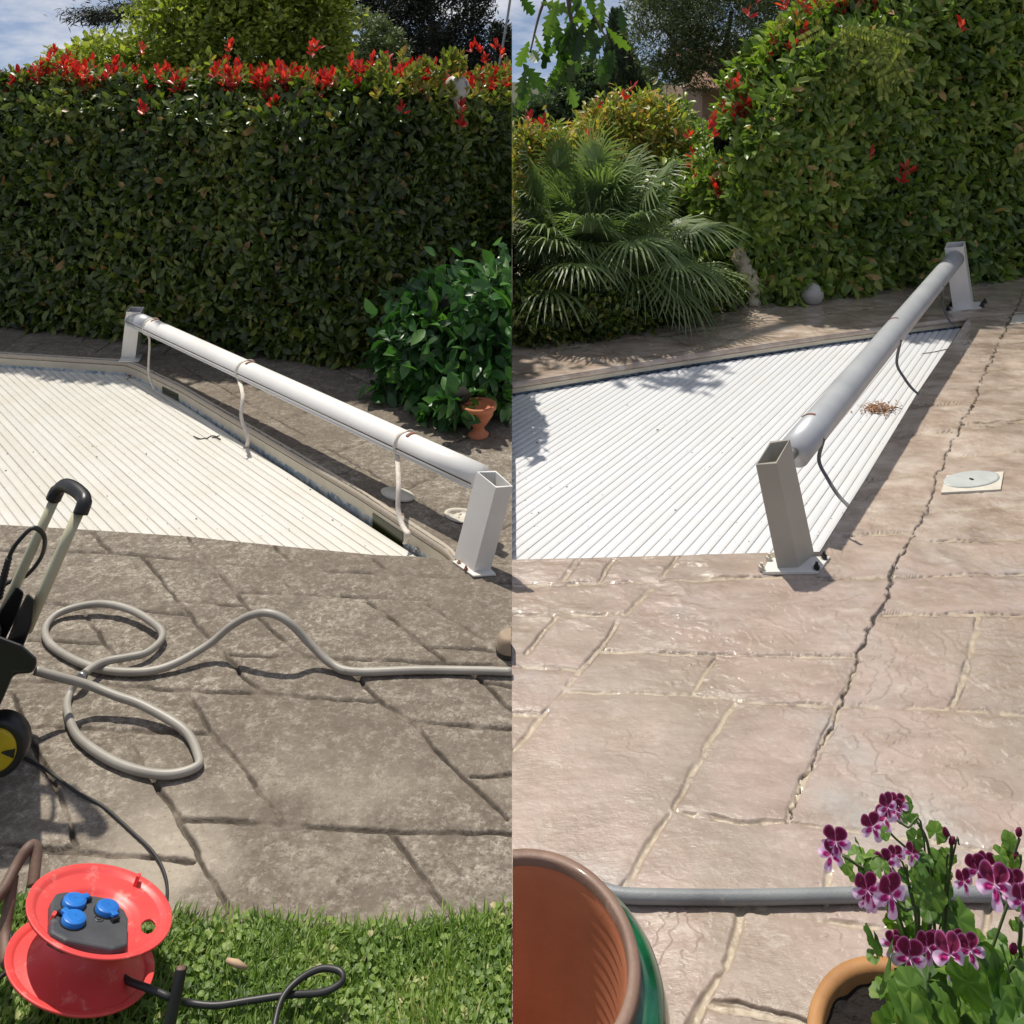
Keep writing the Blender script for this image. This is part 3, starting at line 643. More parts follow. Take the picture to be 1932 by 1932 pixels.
mesh_obj('trunk', v, f, M['bark'], cd, True)
tt = RNG.random(9000); p = np.stack([np.interp(tt, [0, 1], [P(160, 33, 16.5).x, P(625, -30, 18).x]), np.interp(tt, [0, 1], [16.5, 18]), np.interp(tt, [0, 1], [P(160, 30, 16.5).z, P(625, -45, 18).z])], 1)
p += RNG.normal(size=p.shape)*np.array([.1, .5, .07]); p[:, 2] += .12*np.sin(tt*40)*tt - .1*RNG.random(9000)
leafset('crown', p, unit(9000)*.6+np.array([-.5, 0, -.25]), .16, .14, M['darktree'], cd, simple=True)
tree('dark_pine', 'dark round-topped pine behind the hedge, nearest the middle seam', 'tree',
     [B(830, 40, 14, 95, 90, 120), B(870, 110, 14, 55, 60, 70), B(760, 0, 14, 70, 90, 60), B(700, -10, 14.5, 70, 60, 60), B(800, 130, 14.4, 90, 60, 60)],
     30000, .10, .3, M['darktree'], [([P(800, 400, 14), P(805, 200, 14), P(820, 40, 14)], .25, .1)], .12, 120, xmax=XL)
tree('shaded_pine', 'smaller grey-green pine crown between the lime tree and dark pine', 'tree',
     [B(675, 80, 11, 62, 60, 58), B(725, 100, 11, 42, 50, 52), B(650, 130, 11, 50, 50, 50), B(740, 160, 11.2, 60, 40, 40)],
     18000, .07, .3, M['pine'], [([P(690, 400, 11), P(690, 100, 11)], .12, .06)], .12, 70)
tree('far_conifer', 'low dark conifer at the far right behind the hedge', 'tree',
     [B(948, 80, 20, 26, 30, 40), B(935, 140, 20, 30, 30, 60), B(960, 110, 20, 20, 20, 60)], 5000, .14, .3, M['darktree'], [([P(940, 350, 20), P(940, 60, 20)], .15, .05)], .16, 20, xmax=XL)
gl = empty('globe_lamp', P(862, 166, 5.30), 'pale round globe lamp showing over the right end of the dark hedge', 'lamp')
v, f = lathe([(.001, -.085)]+[(.085*math.cos(a), .085*math.sin(a)) for a in np.linspace(-1.4, 1.5, 14)], P(862, 166, 5.30), seg=28); mesh_obj('globe', v, f, M['stone_ball'], gl, True)
v, f = tube([P(862, 186, 5.30), Vector((P(862, 166, 5.30).x+.0, 5.48, 1.35)), Vector((P(862, 166, 5.30).x, 5.5, 0))], .025); mesh_obj('post', v, f, M['white_metal'], gl, True)
v, f = tube([P(939, 140, 7), P(958, 30, 7), P(964, -10, 7)], .012, 6); po = mesh_obj('antenna_pole', v, f, M['chrome']); tag(po, 'thin leaning grey pole above the hedge against the sky', 'pole')

# pedestal pot under the bush
pc = G(903, 822); uo = empty('pedestal_pot', pc, 'small terracotta pedestal pot under the green bush', 'pot')
prof = [(.045, 0), (.048, .008), (.03, .02), (.024, .035), (.04, .05), (.066, .085), (.072, .105), (.082, .112), (.083, .128), (.074, .13), (.068, .118), (.001, .10)]
v, f = lathe([(a*1.0, b*1.15) for a, b in prof], pc, seg=40); mesh_obj('body', v, f, M['terracotta'], uo, True)

# ------------------------------------------------------------ right side planting
hr = empty('tall_hedge', (4, 7, 0), 'tall glossy green hedge with few red tips behind the cleaned terrace', 'hedge')
pathR = [(G(1378, 577)+Vector((-.1, .55, 0)), .95), (G(1400, 573), 1.25), (G(1445, 571), 1.62), (G(1500, 566), 1.95), (G(1600, 556), 2.2), (G(1750, 540), 2.65), (G(1932, 522), 3.1), (G(2300, 500), 3.3), (G(2800, 480), 3.3)]
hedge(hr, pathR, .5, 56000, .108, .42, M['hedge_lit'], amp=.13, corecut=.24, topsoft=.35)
sp = [P(u, v, 6.6) for u, v in [(1520, 40), (1545, 25), (1498, 48), (1560, 30), (1600, 15), (1590, 22), (1650, 30), (1615, 5), (1500, 100), (1480, 145), (1465, 165), (1472, 128)]]
sp += [P(u, v, 6.25) for u, v in [(1812, 60), (1495, 95), (1350, 370), (1356, 385), (1450, 215), (1475, 210), (1500, 218), (1400, 205), (1420, 200), (1425, 240), (1395, 235), (1335, 245), (1345, 262), (1460, 320), (1555, 325), (1640, 300), (1715, 330), (1570, 430), (1700, 345)]]
sp += [P(random.gauss(1440, 40), random.gauss(215, 26), 6.2) for _ in range(26)]+[P(random.gauss(1490, 25), random.gauss(130, 50), 6.3) for _ in range(22)]+[P(random.gauss(1560, 60), random.gauss(18, 14), 6.5) for _ in range(22)]+[P(random.gauss(1340, 25), random.gauss(290, 60), 6.3) for _ in range(9)]
shoots('red_shoots', hr, sp, M['red'], (4, 8), .075, .08, xmin=XR)
sp = [P(random.gauss(1535, 35), random.gauss(110, 50), 6.35) for _ in range(50)]
shoots('yellow_shoots', hr, sp, M['yellowleaf'], (5, 9), .085, .12, xmin=XR, aspect=.3)
sp = [P(random.uniform(1520, 1700), random.uniform(50, 150), 6.2) for _ in range(34)]
p, d = [], []
for c in sp:                                     # bright pinnate sprays hanging over the hedge face
    a = random.uniform(-2.6, -.3); dr = np.array([math.cos(a), -.25, math.sin(a)*.7])
    for k in range(11):
        q = np.array(c)+dr*k*.022
        for s_ in (-1, 1): p.append(q); d.append(dr*.5+np.cross(dr, [0, -1, .2])*s_)
p = np.array(p); d = np.array(d); n = len(p)
psp = leaves('pinnate_sprays', p, d, unit(n)*.3+np.array([0, -1, .4]), np.full(n, .05), np.full(n, .02), M['lime'], hr)

tag(psp, kind='stuff')
def shrub(name, label, blobs, count, size, aspect, mt, spread=.2, clumps=50, red=None, group=None, **kw):
    b0 = blobs[0][0]; s = empty(name, (b0.x, b0.y, 0), label, 'shrub', group)
    p, d = blob_leaves(blobs, count, spread, clumps, **kw); leafset('foliage', p, d, size, aspect, mt, s, xmin=XR)
    st = [([Vector((b0.x, b0.y, -.02)), c], .03, .012) for c, r in blobs]; v, f = limbs(st); mesh_obj('stems', v, f, M['bark'], s, True)
    if red: shoots('red_shoots', s, red, M['red'], (4, 8), size*.9, .1, xmin=XR)
    return s
shrub('photinia_shrub', 'yellow-green shrub with orange tips behind the fan palm, left of the others',
      [B(1010, 320, 7.2, 90, 60, 70), B(1060, 300, 7.2, 60, 60, 50), B(990, 300, 7.2, 50, 50, 50)], 5200, .085, .34, M['orangeleaf'], .2, 60, [P(u, v, 7) for u, v in ((1000, 235), (1020, 250), (1060, 285), (1110, 270), (1045, 288))])
shrub('photinia_shrub', 'taller yellow-topped shrub standing just right of the fan palm crown',
      [B(1190, 270, 7.4, 75, 60, 80), B(1235, 250, 7.4, 45, 50, 60), B(1140, 250, 7.4, 55, 50, 40), B(1210, 350, 7.2, 80, 60, 70), B(1150, 320, 7.2, 60, 60, 60)], 7500, .085, .34, M['orangeleaf'], .2, 70, [P(1193, 175, 7.2), P(1175, 190, 7.2), P(1130, 205, 7.2)])
shrub('green_shrub', 'dark green mixed shrubbery filling the gap behind the ivy stump',
      [B(1300, 330, 7.6, 80, 60, 90), B(1340, 400, 7.0, 70, 60, 100), B(1260, 420, 6.9, 90, 60, 110), B(1370, 350, 7.0, 55, 60, 80), B(1330, 500, 6.8, 80, 60, 70), B(1270, 250, 8, 45, 50, 50), B(1410, 300, 7, 45, 50, 50), B(1310, 560, 6.4, 75, 40, 50)], 14000, .085, .42, M['hedge_lit'], .2, 90)
v, f = merge(*[lathe([(.001, -.75), (.5, -.4), (.62, 0), (.5, .4), (.001, .7)], P(u, v_, d_), seg=14) for u, v_, d_ in ((1300, 420, 7.6), (1240, 500, 7.5), (1350, 480, 7.4), (1130, 480, 7.6), (1040+60, 600, 7.0))])
# groundcover under the palm
shrub('ground_cover_shrub', 'low dark leafy ground cover shrub beneath the fan palm fronds',
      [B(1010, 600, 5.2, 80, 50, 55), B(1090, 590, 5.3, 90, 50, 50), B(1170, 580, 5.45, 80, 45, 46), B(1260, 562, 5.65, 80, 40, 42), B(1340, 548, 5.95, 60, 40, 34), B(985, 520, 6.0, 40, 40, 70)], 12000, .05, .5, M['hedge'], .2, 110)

# fan palm
pb = G(1115, 588); pm = empty('fan_palm', pb, 'bushy grey-green fan palm beside the far end of the pool', 'palm')
v, f = tube([pb+Vector((0, 0, -.02)), pb+Vector((.02, 0, .3)), pb+Vector((.03, 0, .55))], [.13, .14, .11], 12); mesh_obj('trunk', v, f, M['bark'], pm, True)
def fan(base, dirv, petiole, rad, nseg, droop):
    V, Fc, R = [], [], []; dirv = Vector(dirv).normalized(); up = Vector((0, 0, 1)); side = dirv.cross(up).normalized(); nrm = side.cross(dirv).normalized()
    hub = Vector(base)+dirv*petiole+Vector((0, 0, -droop*petiole*.3))
    tv, tf = tube(smooth_path([Vector(base), Vector(base)+dirv*petiole*.55+Vector((0, 0, -droop*petiole*.05)), hub], 3), [.008, .007, .006, .005, .005, .004, .004], 5, False)
    V += tv; Fc += tf; R += [.6]*len(tv); r0 = random.random()
    for k in range(nseg):
        a = (k/(nseg-1)-.5)*math.radians(235); ax = dirv*math.cos(a)+side*math.sin(a); ln = rad*(1-.25*abs(a)/2.05)*random.uniform(.9, 1.05)
        sd = nrm.cross(ax).normalized(); w = .0105; i0 = len(V); dr = droop*random.uniform(.7, 1.5)
        fold = nrm*(.10*math.cos(a*1.4))
        for t, ww in ((0, .25), (.3, 1), (.6, .75), (.85, .35), (1, .03)):
            c = hub+ax*ln*t+nrm*(ln*.12*math.sin(t*3.1))+Vector((0, 0, -1))*(dr*ln*.45*t*t)+fold*ln*t
            V += [c-sd*w*ww, c+sd*w*ww+nrm*w*.3*ww]; R += [min(1, .25*r0+.55*random.random()*.6+.25*t)]*2
        for q in range(4): Fc.append((i0+2*q, i0+2*q+1, i0+2*q+3, i0+2*q+2))
    return V, Fc, R
crown_c = P(1125, 455, 5.85)
AV, AF, AR = [], [], []
aims = []
for i in range(80):
    th = random.uniform(-math.pi, math.pi); el = random.uniform(-.1, 1.4)
    aims.append((th, el))
for th, el in aims:
    dv = (math.cos(th)*math.cos(el), math.sin(th)*math.cos(el)*.8-.12, math.sin(el))
    base = crown_c+Vector((random.uniform(-.18, .18), random.uniform(-.15, .15), random.uniform(-.25, .12)))
    v, f, r = fan(base, dv, random.uniform(.30, .55), random.uniform(.34, .46), random.randint(26, 34), .35+.4*(1-el))
    o = len(AV); AV += v; AF += [tuple(i+o for i in q) for q in f]; AR += r
# hand-placed fans that read clearly in front
for (u, v_, d_, du, dv_, dy) in ((1190, 440, 4.9, 1, -.15, -.5), (1050, 300, 5.2, -.2, 1, -.1), (1130, 290, 5.3, .1, 1, -.1), (1230, 340, 5.2, .7, .6, -.1), (990, 300, 5.2, -.3, 1, 0), (1260, 520, 5.0, .8, -.75, -.3), (1030, 430, 4.95, -.4, .3, -.5), (1120, 420, 4.9, .2, .4, -.6), (1300, 420, 5.2, 1, .05, -.2), (1330, 500, 5.3, 1, -.2, -.1), (1110, 500, 5.1, .0, -.3, -.4), (1200, 510, 5.1, .5, -.3, -.3), (1030, 510, 5.1, -.4, -.3, -.3), (1080, 350, 5.2, -.3, .9, -.1), (1170, 330, 5.3, .5, .8, -.1), (1270, 480, 5.0, 1, -.35, -.3), (1010, 360, 5.1, -.3, .8, -.1)):
    hub = P(u, v_, d_*1.09); dvv = Vector((du, dy, dv_)).normalized(); v, f, r = fan(hub-dvv*.4, dvv, .4, .46, 32, .5); o = len(AV); AV += v; AF += [tuple(i+o for i in q) for q in f]; AR += r
AV = np.array([tuple(x) for x in AV]); AR = np.array(AR); okf = [q for q in AF if min(AV[i][0] for i in q) > XR]
mesh_obj('crown', AV, okf, M['palm'], pm, False, {'rnd': AR})

# background right half
tree('stone_pine', 'large umbrella pine with bare spreading branches above the shrubs', 'tree',
     [B(1270, 60, 12, 85, 80, 85), B(1330, 110, 12, 75, 70, 60), B(1370, 40, 12, 110, 90, 80), B(1450, 20, 12, 70, 70, 60), B(1240, 10, 12, 60, 60, 60), B(1400, 110, 12.4, 55, 60, 35), B(1300, -10, 12, 90, 80, 60), B(1420, -40, 12, 110, 80, 60), B(1500, -20, 12.5, 80, 80, 50), B(1270, 130, 12, 45, 45, 35)],
     40000, .085, .22, M['pine'], [([P(1520, 500, 12.2), P(1460, 250, 12.2), P(1400, 190, 12.1), P(1345, 135, 12)], .16, .07), ([P(1400, 190, 12.1), P(1420, 120, 12.1), P(1460, 60, 12)], .09, .03), ([P(1385, 175, 12.1), P(1370, 100, 12.1), P(1380, 20, 12)], .07, .03), ([P(1345, 135, 12), P(1290, 100, 12), P(1250, 50, 12)], .06, .02), ([P(1460, 250, 12.2), P(1500, 120, 12.2), P(1530, 0, 12.2)], .1, .04)], .10, 240, xmin=XR)
cy = empty('cypress_tree', P(1178, 600, 13), 'narrow dark cypress leaning against the sky left of the pine', 'tree')
n = 16000; t = RNG.random(n)**.8; hz = 1-t; cx = np.interp(hz, [0, 1], [1195, 1160]); vv = np.interp(hz, [0, 1], [330, 25]); rr = .02+.36*np.sin(np.clip((1-hz)*1.9+.05, 0, 1.57))
th = RNG.random(n)*6.283; c = np.array([P(a, b, 13) for a, b in zip(cx, vv)]); rad = rr*RNG.uniform(.75, 1.05, n)*(1+.18*np.sin(th*5+hz*30))
p = c+np.stack([np.cos(th)*rad, np.sin(th)*rad, np.zeros(n)], 1)
leafset('crown', p, unit(n)*.35+np.array([-.1, 0, 1.]), .11, .3, M['cypress'], cy, simple=True, xmin=XR)
v, f = tube([P(1178, 600, 13), P(1185, 300, 13), P(1165, 60, 13)], [.15, .1, .03], 8); mesh_obj('trunk', v, f, M['bark'], cy, True)
tree('far_oak', 'dark rounded broadleaf tree far behind the shrubs, left of the cypress', 'tree',
     [B(1100, 175, 18, 55, 60, 45), B(1140, 190, 18, 70, 60, 55), B(1040, 205, 18, 50, 60, 28), B(1115, 145, 18, 38, 50, 28), B(1210, 175, 18.3, 35, 50, 40), B(990, 222, 18, 50, 50, 20), B(1100, 240, 18, 120, 60, 40)],
     22000, .15, .5, M['oakfar'], [([P(1100, 400, 18), P(1095, 150, 18)], .3, .1)], .13, 130, xmin=XR)
ho = empty('house', P(1400, 500, 15), 'ochre rendered house with clay tile roof glimpsed behind the pine', 'house')
x0, x1, yb = P(1325, 200, 15).x, P(1520, 200, 15).x, 15
zt = P(1400, 165, 15).z
v, f = box(((x0+x1)/2, yb+2, zt/2-.1), x1-x0, 4, zt+.2); mesh_obj('wall', v, f, M['wall'], ho)
V, Fc = [], []; nR = 60
for k in range(nR*4+1):
    x = x0-.3+(x1-x0+.6)*k/(nR*4); a = .03*abs(math.sin(k*math.pi/4)); V += [(x, yb-.35, zt-.02+a), (x, yb+2, zt+.75+a)]
for k in range(nR*4): Fc.append((2*k, 2*k+2, 2*k+3, 2*k+1))
rf = mesh_obj('roof', V, Fc, M['roof'], ho); so_ = rf.modifiers.new('thick', 'SOLIDIFY'); so_.thickness = .06
v, f = box(((x0+x1)/2+.1, yb-.4, P(1400, 212, 14.6).z), x1-x0, .5, .06); mesh_obj('lower_eave', v, f, M['roof'], ho)

# ivy-covered stump, globe stone, floodlight
sb = G(1420, 575); stp = empty('tree_stump', sb, 'gnarled bare pale stump at the hedge foot beside the palm', 'stump')
v, f = tube(smooth_path([G(1422, 577), P(1420, 540, sb.y), P(1408, 515, sb.y), P(1395, 480, sb.y+.05), P(1400, 440, sb.y+.1)], 5), [.05, .045, .042, .045, .05, .055, .06, .065, .062, .06, .055, .05, .055, .06, .055, .05, .045, .04, .035, .03, .02], 12)
V = np.array([tuple(q) for q in v]); V += RNG.normal(size=V.shape)*.009; mesh_obj('trunk', V, f, mat('pale_bark', (.52, .46, .36), (.25, .2, .14), .9, 14, (30, .8, .02)), stp, True)
gc = G(1527, 569); gs = mesh_obj('globe_lamp', *lathe([(.001, -.0)]+[(.083*math.cos(a), .07+.083*math.sin(a)) for a in np.linspace(-1.0, 1.54, 14)], gc+Vector((0, -.05, 0)), seg=28), M['stone_ball'], None, True); tag(gs, 'pale round globe lamp half hidden in the foot of the tall hedge', 'lamp')
fl = empty('garden_floodlight', P(1420, 262, 6.25), 'white and black floodlight poking out of the shrubs', 'floodlight')
q = P(1420, 262, 6.2); bevel(mesh_obj('head', *prism([q+Vector((-.07, 0, -.03)), q+Vector((.06, 0, -.01)), q+Vector((.06, .1, -.01)), q+Vector((-.07, .1, -.03))], [q+Vector((-.05, 0, .01)), q+Vector((.06, 0, .035)), q+Vector((.06, .1, .035)), q+Vector((-.05, .1, .01))]), M['lid_grey'], fl), .006)
v, f = box(q+Vector((.055, .06, -.035)), .08, .09, .06); bevel(mesh_obj('housing', v, f, M['black_plastic'], fl), .008)
v, f = tube([q+Vector((-.02, .05, -.04)), q+Vector((-.03, .06, -.2)), Vector((q.x, q.y+.1, 0))], .018); mesh_obj('post', v, f, M['chrome'], fl, True)

# overhanging oak branch, its limb and trunk (trunk stands to the right of the camera)
oak = empty('oak_tree', (3.9, 9.4, 0), 'oak with lobed green leaves hanging into the top left of the cleaned view', 'tree')
OD = 5.5
v, f = limbs([([Vector((3.9, 9.4, -.05)), Vector((3.8, 9.2, 1.8)), Vector((3.3, 8.6, 3.1)), Vector((1.6, 7.2, 3.3)), Vector((.6, 6.1, 2.7)), P(1065, -60, OD)], .14, .02),
              ([P(1065, -60, OD), P(1078, 40, OD-.1), P(1090, 110, OD-.1)], .02, .006), ([P(1050, -50, OD), P(1020, 20, OD), P(1000, 100, OD-.1)], .014, .005), ([P(1085, -60, OD), P(1120, 30, OD-.1), P(1150, 80, OD-.1)], .014, .005)])
mesh_obj('trunk', v, f, M['bark'], oak, True)
def oak_leaf(base, d, nrm, L):
    d = Vector(d).normalized(); nrm = Vector(nrm); nrm = (nrm-d*nrm.dot(d)).normalized(); s = d.cross(nrm); r = random.random()
    st = [0, .12, .2, .3, .38, .5, .57, .7, .78, .9, 1.0]; wd = [.02, .10, .05, .20, .10, .27, .13, .24, .11, .13, .0]
    V = [Vector(base)+d*(L*t)-nrm*(L*.16*t*t) for t in st]; n_ = len(st)
    V += [V[i]+s*(L*wd[i])+d*(L*.05 if i % 2 else 0)+nrm*L*.05*wd[i]*3 for i in range(n_)]; V += [V[i]-s*(L*wd[i])+d*(L*.05 if i % 2 else 0)+nrm*L*.05*wd[i]*3 for i in range(n_)]
    Fc = []
    for i in range(n_-1): Fc.append((i, i+1, n_+i+1, n_+i)); Fc.append((i, 2*n_+i, 2*n_+i+1, i+1))
    return V, Fc, [r]*len(V)
AV, AF, AR = [], [], []
spots = [(1000, -10, 2), (1030, 15, 3), (1060, 5, 4), (1100, -5, 5), (1140, -5, 3), (1045, 45, 4), (1080, 50, 7), (1110, 60, 7), (1140, 70, 5), (1150, 95, 4), (1085, 95, 6), (1078, 130, 5), (1080, 160, 4), (1025, 75, 4), (1000, 100, 4), (990, 130, 4), (985, 85, 3), (1010, 60, 3), (1130, 30, 5), (1120, 105, 4), (985, 10, 2), (1065, 80, 5), (1155, 110, 2), (1090, 20, 5), (1160, 20, 2), (1000, 145, 2)]
for u, v_, k in spots:
    for _ in range(max(1, int(k*.6))):
        c = P(u+random.gauss(0, 9), v_+random.gauss(0, 8)-12, OD+random.uniform(-.2, .2))
        dd = Vector((random.gauss(-.15, .45), random.gauss(0, .4), -1+random.gauss(0, .4)))
        v, f, r = oak_leaf(c, dd, (random.gauss(0, .6), -1, random.gauss(.1, .5)), random.uniform(.15, .25))
        if min(q.x for q in v) < XR: continue
        o = len(AV); AV += v; AF += [tuple(i+o for i in q) for q in f]; AR += r
mesh_obj('foliage', AV, AF, M['oak'], oak, False, {'rnd': AR})

# ------------------------------------------------------------ cover rollers
def hollow_post(root, bottom, top, mt, wall=.006, name='post'):
    bt = [Vector(p) for p in bottom]; tp = [Vector(p) for p in top]; ln = sum(((t_-b_)/(t_.z-b_.z) for t_, b_ in zip(tp, bt)), Vector())/4; tp = [b_+ln*(t_.z-b_.z) for t_, b_ in zip(tp, bt)]; ct = sum(tp, Vector())/4; cb = sum(bt, Vector())/4
    sh = lambda P_, C_: [p+(C_-p).normalized()*wall*1.4 for p in P_]
    it, ib = sh(tp, ct), sh([b+(t-b)*.25 for b, t in zip(bt, tp)], cb+(ct-cb)*.25)
    V = bt+tp+it+ib; Fc = [(0, 3, 2, 1)]
    for i in range(4):
        j = (i+1) % 4; Fc += [(i, j, 4+j, 4+i), (4+i, 4+j, 8+j, 8+i), (8+i, 8+j, 12+j, 12+i)]
    Fc.append((12, 13, 14, 15)); o = mesh_obj(name, V, Fc, mt, root); return bevel(o, .0015, 2)
def bolt(root, p, r=.007, h=.014, mt=None):
    v, f = merge(lathe([(.001, h), (r*.55, h), (r*.55, h*.5), (r, h*.5), (r, 0)], p, seg=6), lathe([(r*1.4, .002), (r*1.4, 0)], p, seg=14)); mesh_obj('bolt', v, f, mt or M['black_plastic'], root)
def grooved_tube(root, a, b, r, mt, groove=None):
    v, f = tube([a+(b-a)*t for t in np.linspace(0, 1, 12)], r, 40); o = mesh_obj('tube', v, f, mt, root, True); return o
# left roller
rl = empty('cover_roller', G(900, 1070), 'white pool cover roller on two white posts, pale straps hanging', 'roller')
hollow_post(rl, [G(893, 1082), G(925, 1079), G(892, 1051), G(856, 1053)][::1], [G(930, 925, .288), G(961, 924, .288), G(941, 883, .30), G(908, 883, .30)], M['white_metal'])
hollow_post(rl, [G(228, 676), G(255, 677.5), G(262, 668), G(236, 667)], [G(240, 589, .295), G(266, 590, .295), G(271, 579, .305), G(245, 578, .305)], M['white_metal'])
bp = [G(853, 1058, .006), G(893, 1086, .006), G(936, 1083, .006), G(905, 1050, .006)]; v, f = prism([p+Vector((0, 0, -.006)) for p in bp], bp); bevel(mesh_obj('base_plate', v, f, M['white_metal'], rl), .001)
bolt(rl, G(866, 1062, .006), .006, .012, M['wood']); bolt(rl, G(879, 1075, .006), .006, .014, M['rust'])
bp = [G(224, 681, .005), G(262, 682, .005), G(270, 668, .005), G(232, 667, .005)]; v, f = prism([p+Vector((0, 0, -.005)) for p in bp], bp); mesh_obj('base_plate', v, f, M['white_metal'], rl)
ta, tb = P(906, 902, 2.96), P(253, 602, 4.83)
grooved_tube(rl, ta, tb, .047, M['white_tube'])
ax = (tb-ta).normalized(); toward = (Vector((0, 0, H))-(ta+tb)/2).normalized(); toward = (toward-ax*toward.dot(ax)).normalized(); dn = ax.cross(toward); dn = dn if dn.z < 0 else -dn
for an, rr_, mt_, nm in ((math.radians(38), .0022, M['rubber'], 'groove_strip'), (math.radians(62), .0055, M['white_tube'], 'edge_rail')):  # first strip: raised dark line drawn in place of the groove
    off = (toward*math.cos(an)+dn*math.sin(an))*.0475
    v, f = tube([ta+off, tb+off], rr_, 8); mesh_obj(nm, v, f, mt_, rl, True)
v, f = tube([tb-ax*.22, tb-ax*-.02], .0478, 32); mesh_obj('grey_sleeve', v, f, M['grey_tube'], rl, True)
v, f = tube([ta-ax*.0, ta-ax*.05], .018, 16); mesh_obj('axle', v, f, M['chrome'], rl, True)
def ribbon(root, pts, w, mt, wdir=None, name='strap', n=7):
    pts = smooth_path(pts, n); V, Fc = [], []
    for i, p in enumerate(pts):
        t = (pts[min(i+1, len(pts)-1)]-pts[max(i-1, 0)]).normalized(); wd = Vector(wdir) if wdir is not None else Vector((1, 0, 0))
        wd = (wd-t*wd.dot(t)).normalized(); nn = t.cross(wd)*.0012; V += [p-wd*w/2-nn, p+wd*w/2-nn, p+wd*w/2+nn, p-wd*w/2+nn]
    for i in range(len(pts)-1):
        for k in range(4): Fc.append((i*4+k, i*4+(k+1) % 4, i*4+4+(k+1) % 4, i*4+4+k))
    return mesh_obj(name, V, Fc, mt, root, True)
def wrap(a, b, r, t, ang0, ang1, n=14):
    c = a+(b-a)*t; axx = (b-a).normalized(); tw = (Vector((0, 0, H))-c).normalized(); tw = (tw-axx*tw.dot(axx)).normalized(); d_ = axx.cross(tw); d_ = d_ if d_.z < 0 else -d_
    return [c+(tw*math.cos(x)+d_*math.sin(x))*(r+.0015) for x in np.linspace(ang0, ang1, n)], axx
def along(u0, u1, v0, v1, ta, tb, target_u):
    best = min(np.linspace(0, 1, 200), key=lambda t: abs(966+F*(ta+(tb-ta)*t).x/(ta+(tb-ta)*t).y-target_u)); return float(best)
for tu, low, w in ((286, [(282, 640, 4.62), (280, 695, 4.58), (283, 716, 4.55), (291, 734, 4.5)], .012), (464, [(458, 745, 3.86), (455, 785, 3.82), (463, 812, 3.80), (468, 826, 3.79), (466, 842, 3.80)], .017), (762, [(752, 915, 3.08), (751, 961, 3.04), (760, 993, 3.0), (771, 1008, 2.97), (764, 1026, 2.98)], .018)):
    t = along(0, 0, 0, 0, ta, tb, tu); arc, axx = wrap(ta, tb, .048, t, -1.9, 1.25)
    ribbon(rl, arc+[P(*q) for q in low], w, M['strap'], (1, .35, 0), n=3)
    arc2, _ = wrap(ta, tb, .0482, t-.012, -1.6, -.55, 10); ribbon(rl, arc2, w*.8, M['rust'], axx, 'strap_mark', 2)
for u, v_ in ((466, 846), (292, 733), (768, 1030), (786, 1044)):
    v, f = tube(smooth_path([G(u-6, v_-3, ZL+.01), G(u, v_-9, ZL+.02), G(u+6, v_-2, ZL+.008)], 4), .004, 8); mesh_obj('buckle', v, f, M['chrome'], rl, True)
# right roller
rr = empty('cover_roller', G(1487, 1065), 'grey pool cover roller tube on two taupe and white posts', 'roller')
hollow_post(rr, [G(1467.5, 1076), G(1507.5, 1075), G(1537.5, 1050), G(1499, 1051)], [G(1433, 880, .349), G(1473, 878, .352), G(1497.5, 824, .40), G(1429, 830, .395)], M['taupe_metal'])
hollow_post(rr, [G(1798, 583), G(1833.8, 579), G(1837, 570), G(1803, 573)], [G(1783.5, 469, .44), G(1821, 463, .44), G(1820, 454, .455), G(1782.6, 460.4, .455)], M['white_metal'])
bp = [G(1438, 1079, .008), G(1544, 1078, .008), G(1567, 1049, .008), G(1452, 1052, .008)]; v, f = prism([p+Vector((0, 0, -.010)) for p in bp], bp); bevel(mesh_obj('base_plate', v, f, M['white_metal'], rr), .0015)
bp = [G(1790, 587, .006), G(1852, 580, .006), G(1850, 569, .006), G(1792, 574, .006)]; v, f = prism([p+Vector((0, 0, -.008)) for p in bp], bp); mesh_obj('base_plate', v, f, M['white_metal'], rr)
for u, v_, mt_ in ((1451, 1056, M['lid_white']), (1437, 1074, M['lid_white']), (1555, 1053, None), (1541, 1073, None), (1789, 585, None), (1794, 577, None), (1853, 578, None), (1858, 571, None)):
    bolt(rr, G(u, v_, .008), .010 if v_ > 1000 else .016, .022 if v_ > 1000 else .03, mt_)
ra, rb = P(1499, 853, 3.02), P(1803, 487, 5.92)
grooved_tube(rr, ra, rb, .056, M['grey_tube'])
ax = (rb-ra).normalized(); v, f = tube([ra-ax*.10, ra], .016, 16); mesh_obj('axle', v, f, M['chrome'], rr, True)
for tu, low in ((1540, [(1545, 868, 3.12), (1562, 904, 3.03), (1582, 935, 2.99), (1601, 955, 2.95)]), (1690, [(1692, 685, 4.25), (1706, 713, 4.2), (1720, 732, 4.16), (1733, 744, 4.12)]), (1775, [(1777, 562, 5.7), (1782, 585, 5.65), (1790, 603, 5.55), (1802, 616, 5.46)])):
    t = along(0, 0, 0, 0, ra, rb, tu-14); arc, axx = wrap(ra, rb, .0565, t, .9, 1.9, 6)
    ribbon(rr, arc[:1]+[P(*q) for q in low], .014, M['strap_grey'], (1, -.4, 0), n=5)
for tu in (1536, 1693, 1786):
    t = along(0, 0, 0, 0, ra, rb, tu); arc, axx = wrap(ra, rb, .0563, t, -1.5, -.5, 8); ribbon(rr, arc, .013, M['rust'], axx+Vector((.3, 0, 0)), 'strap_mark', 2)

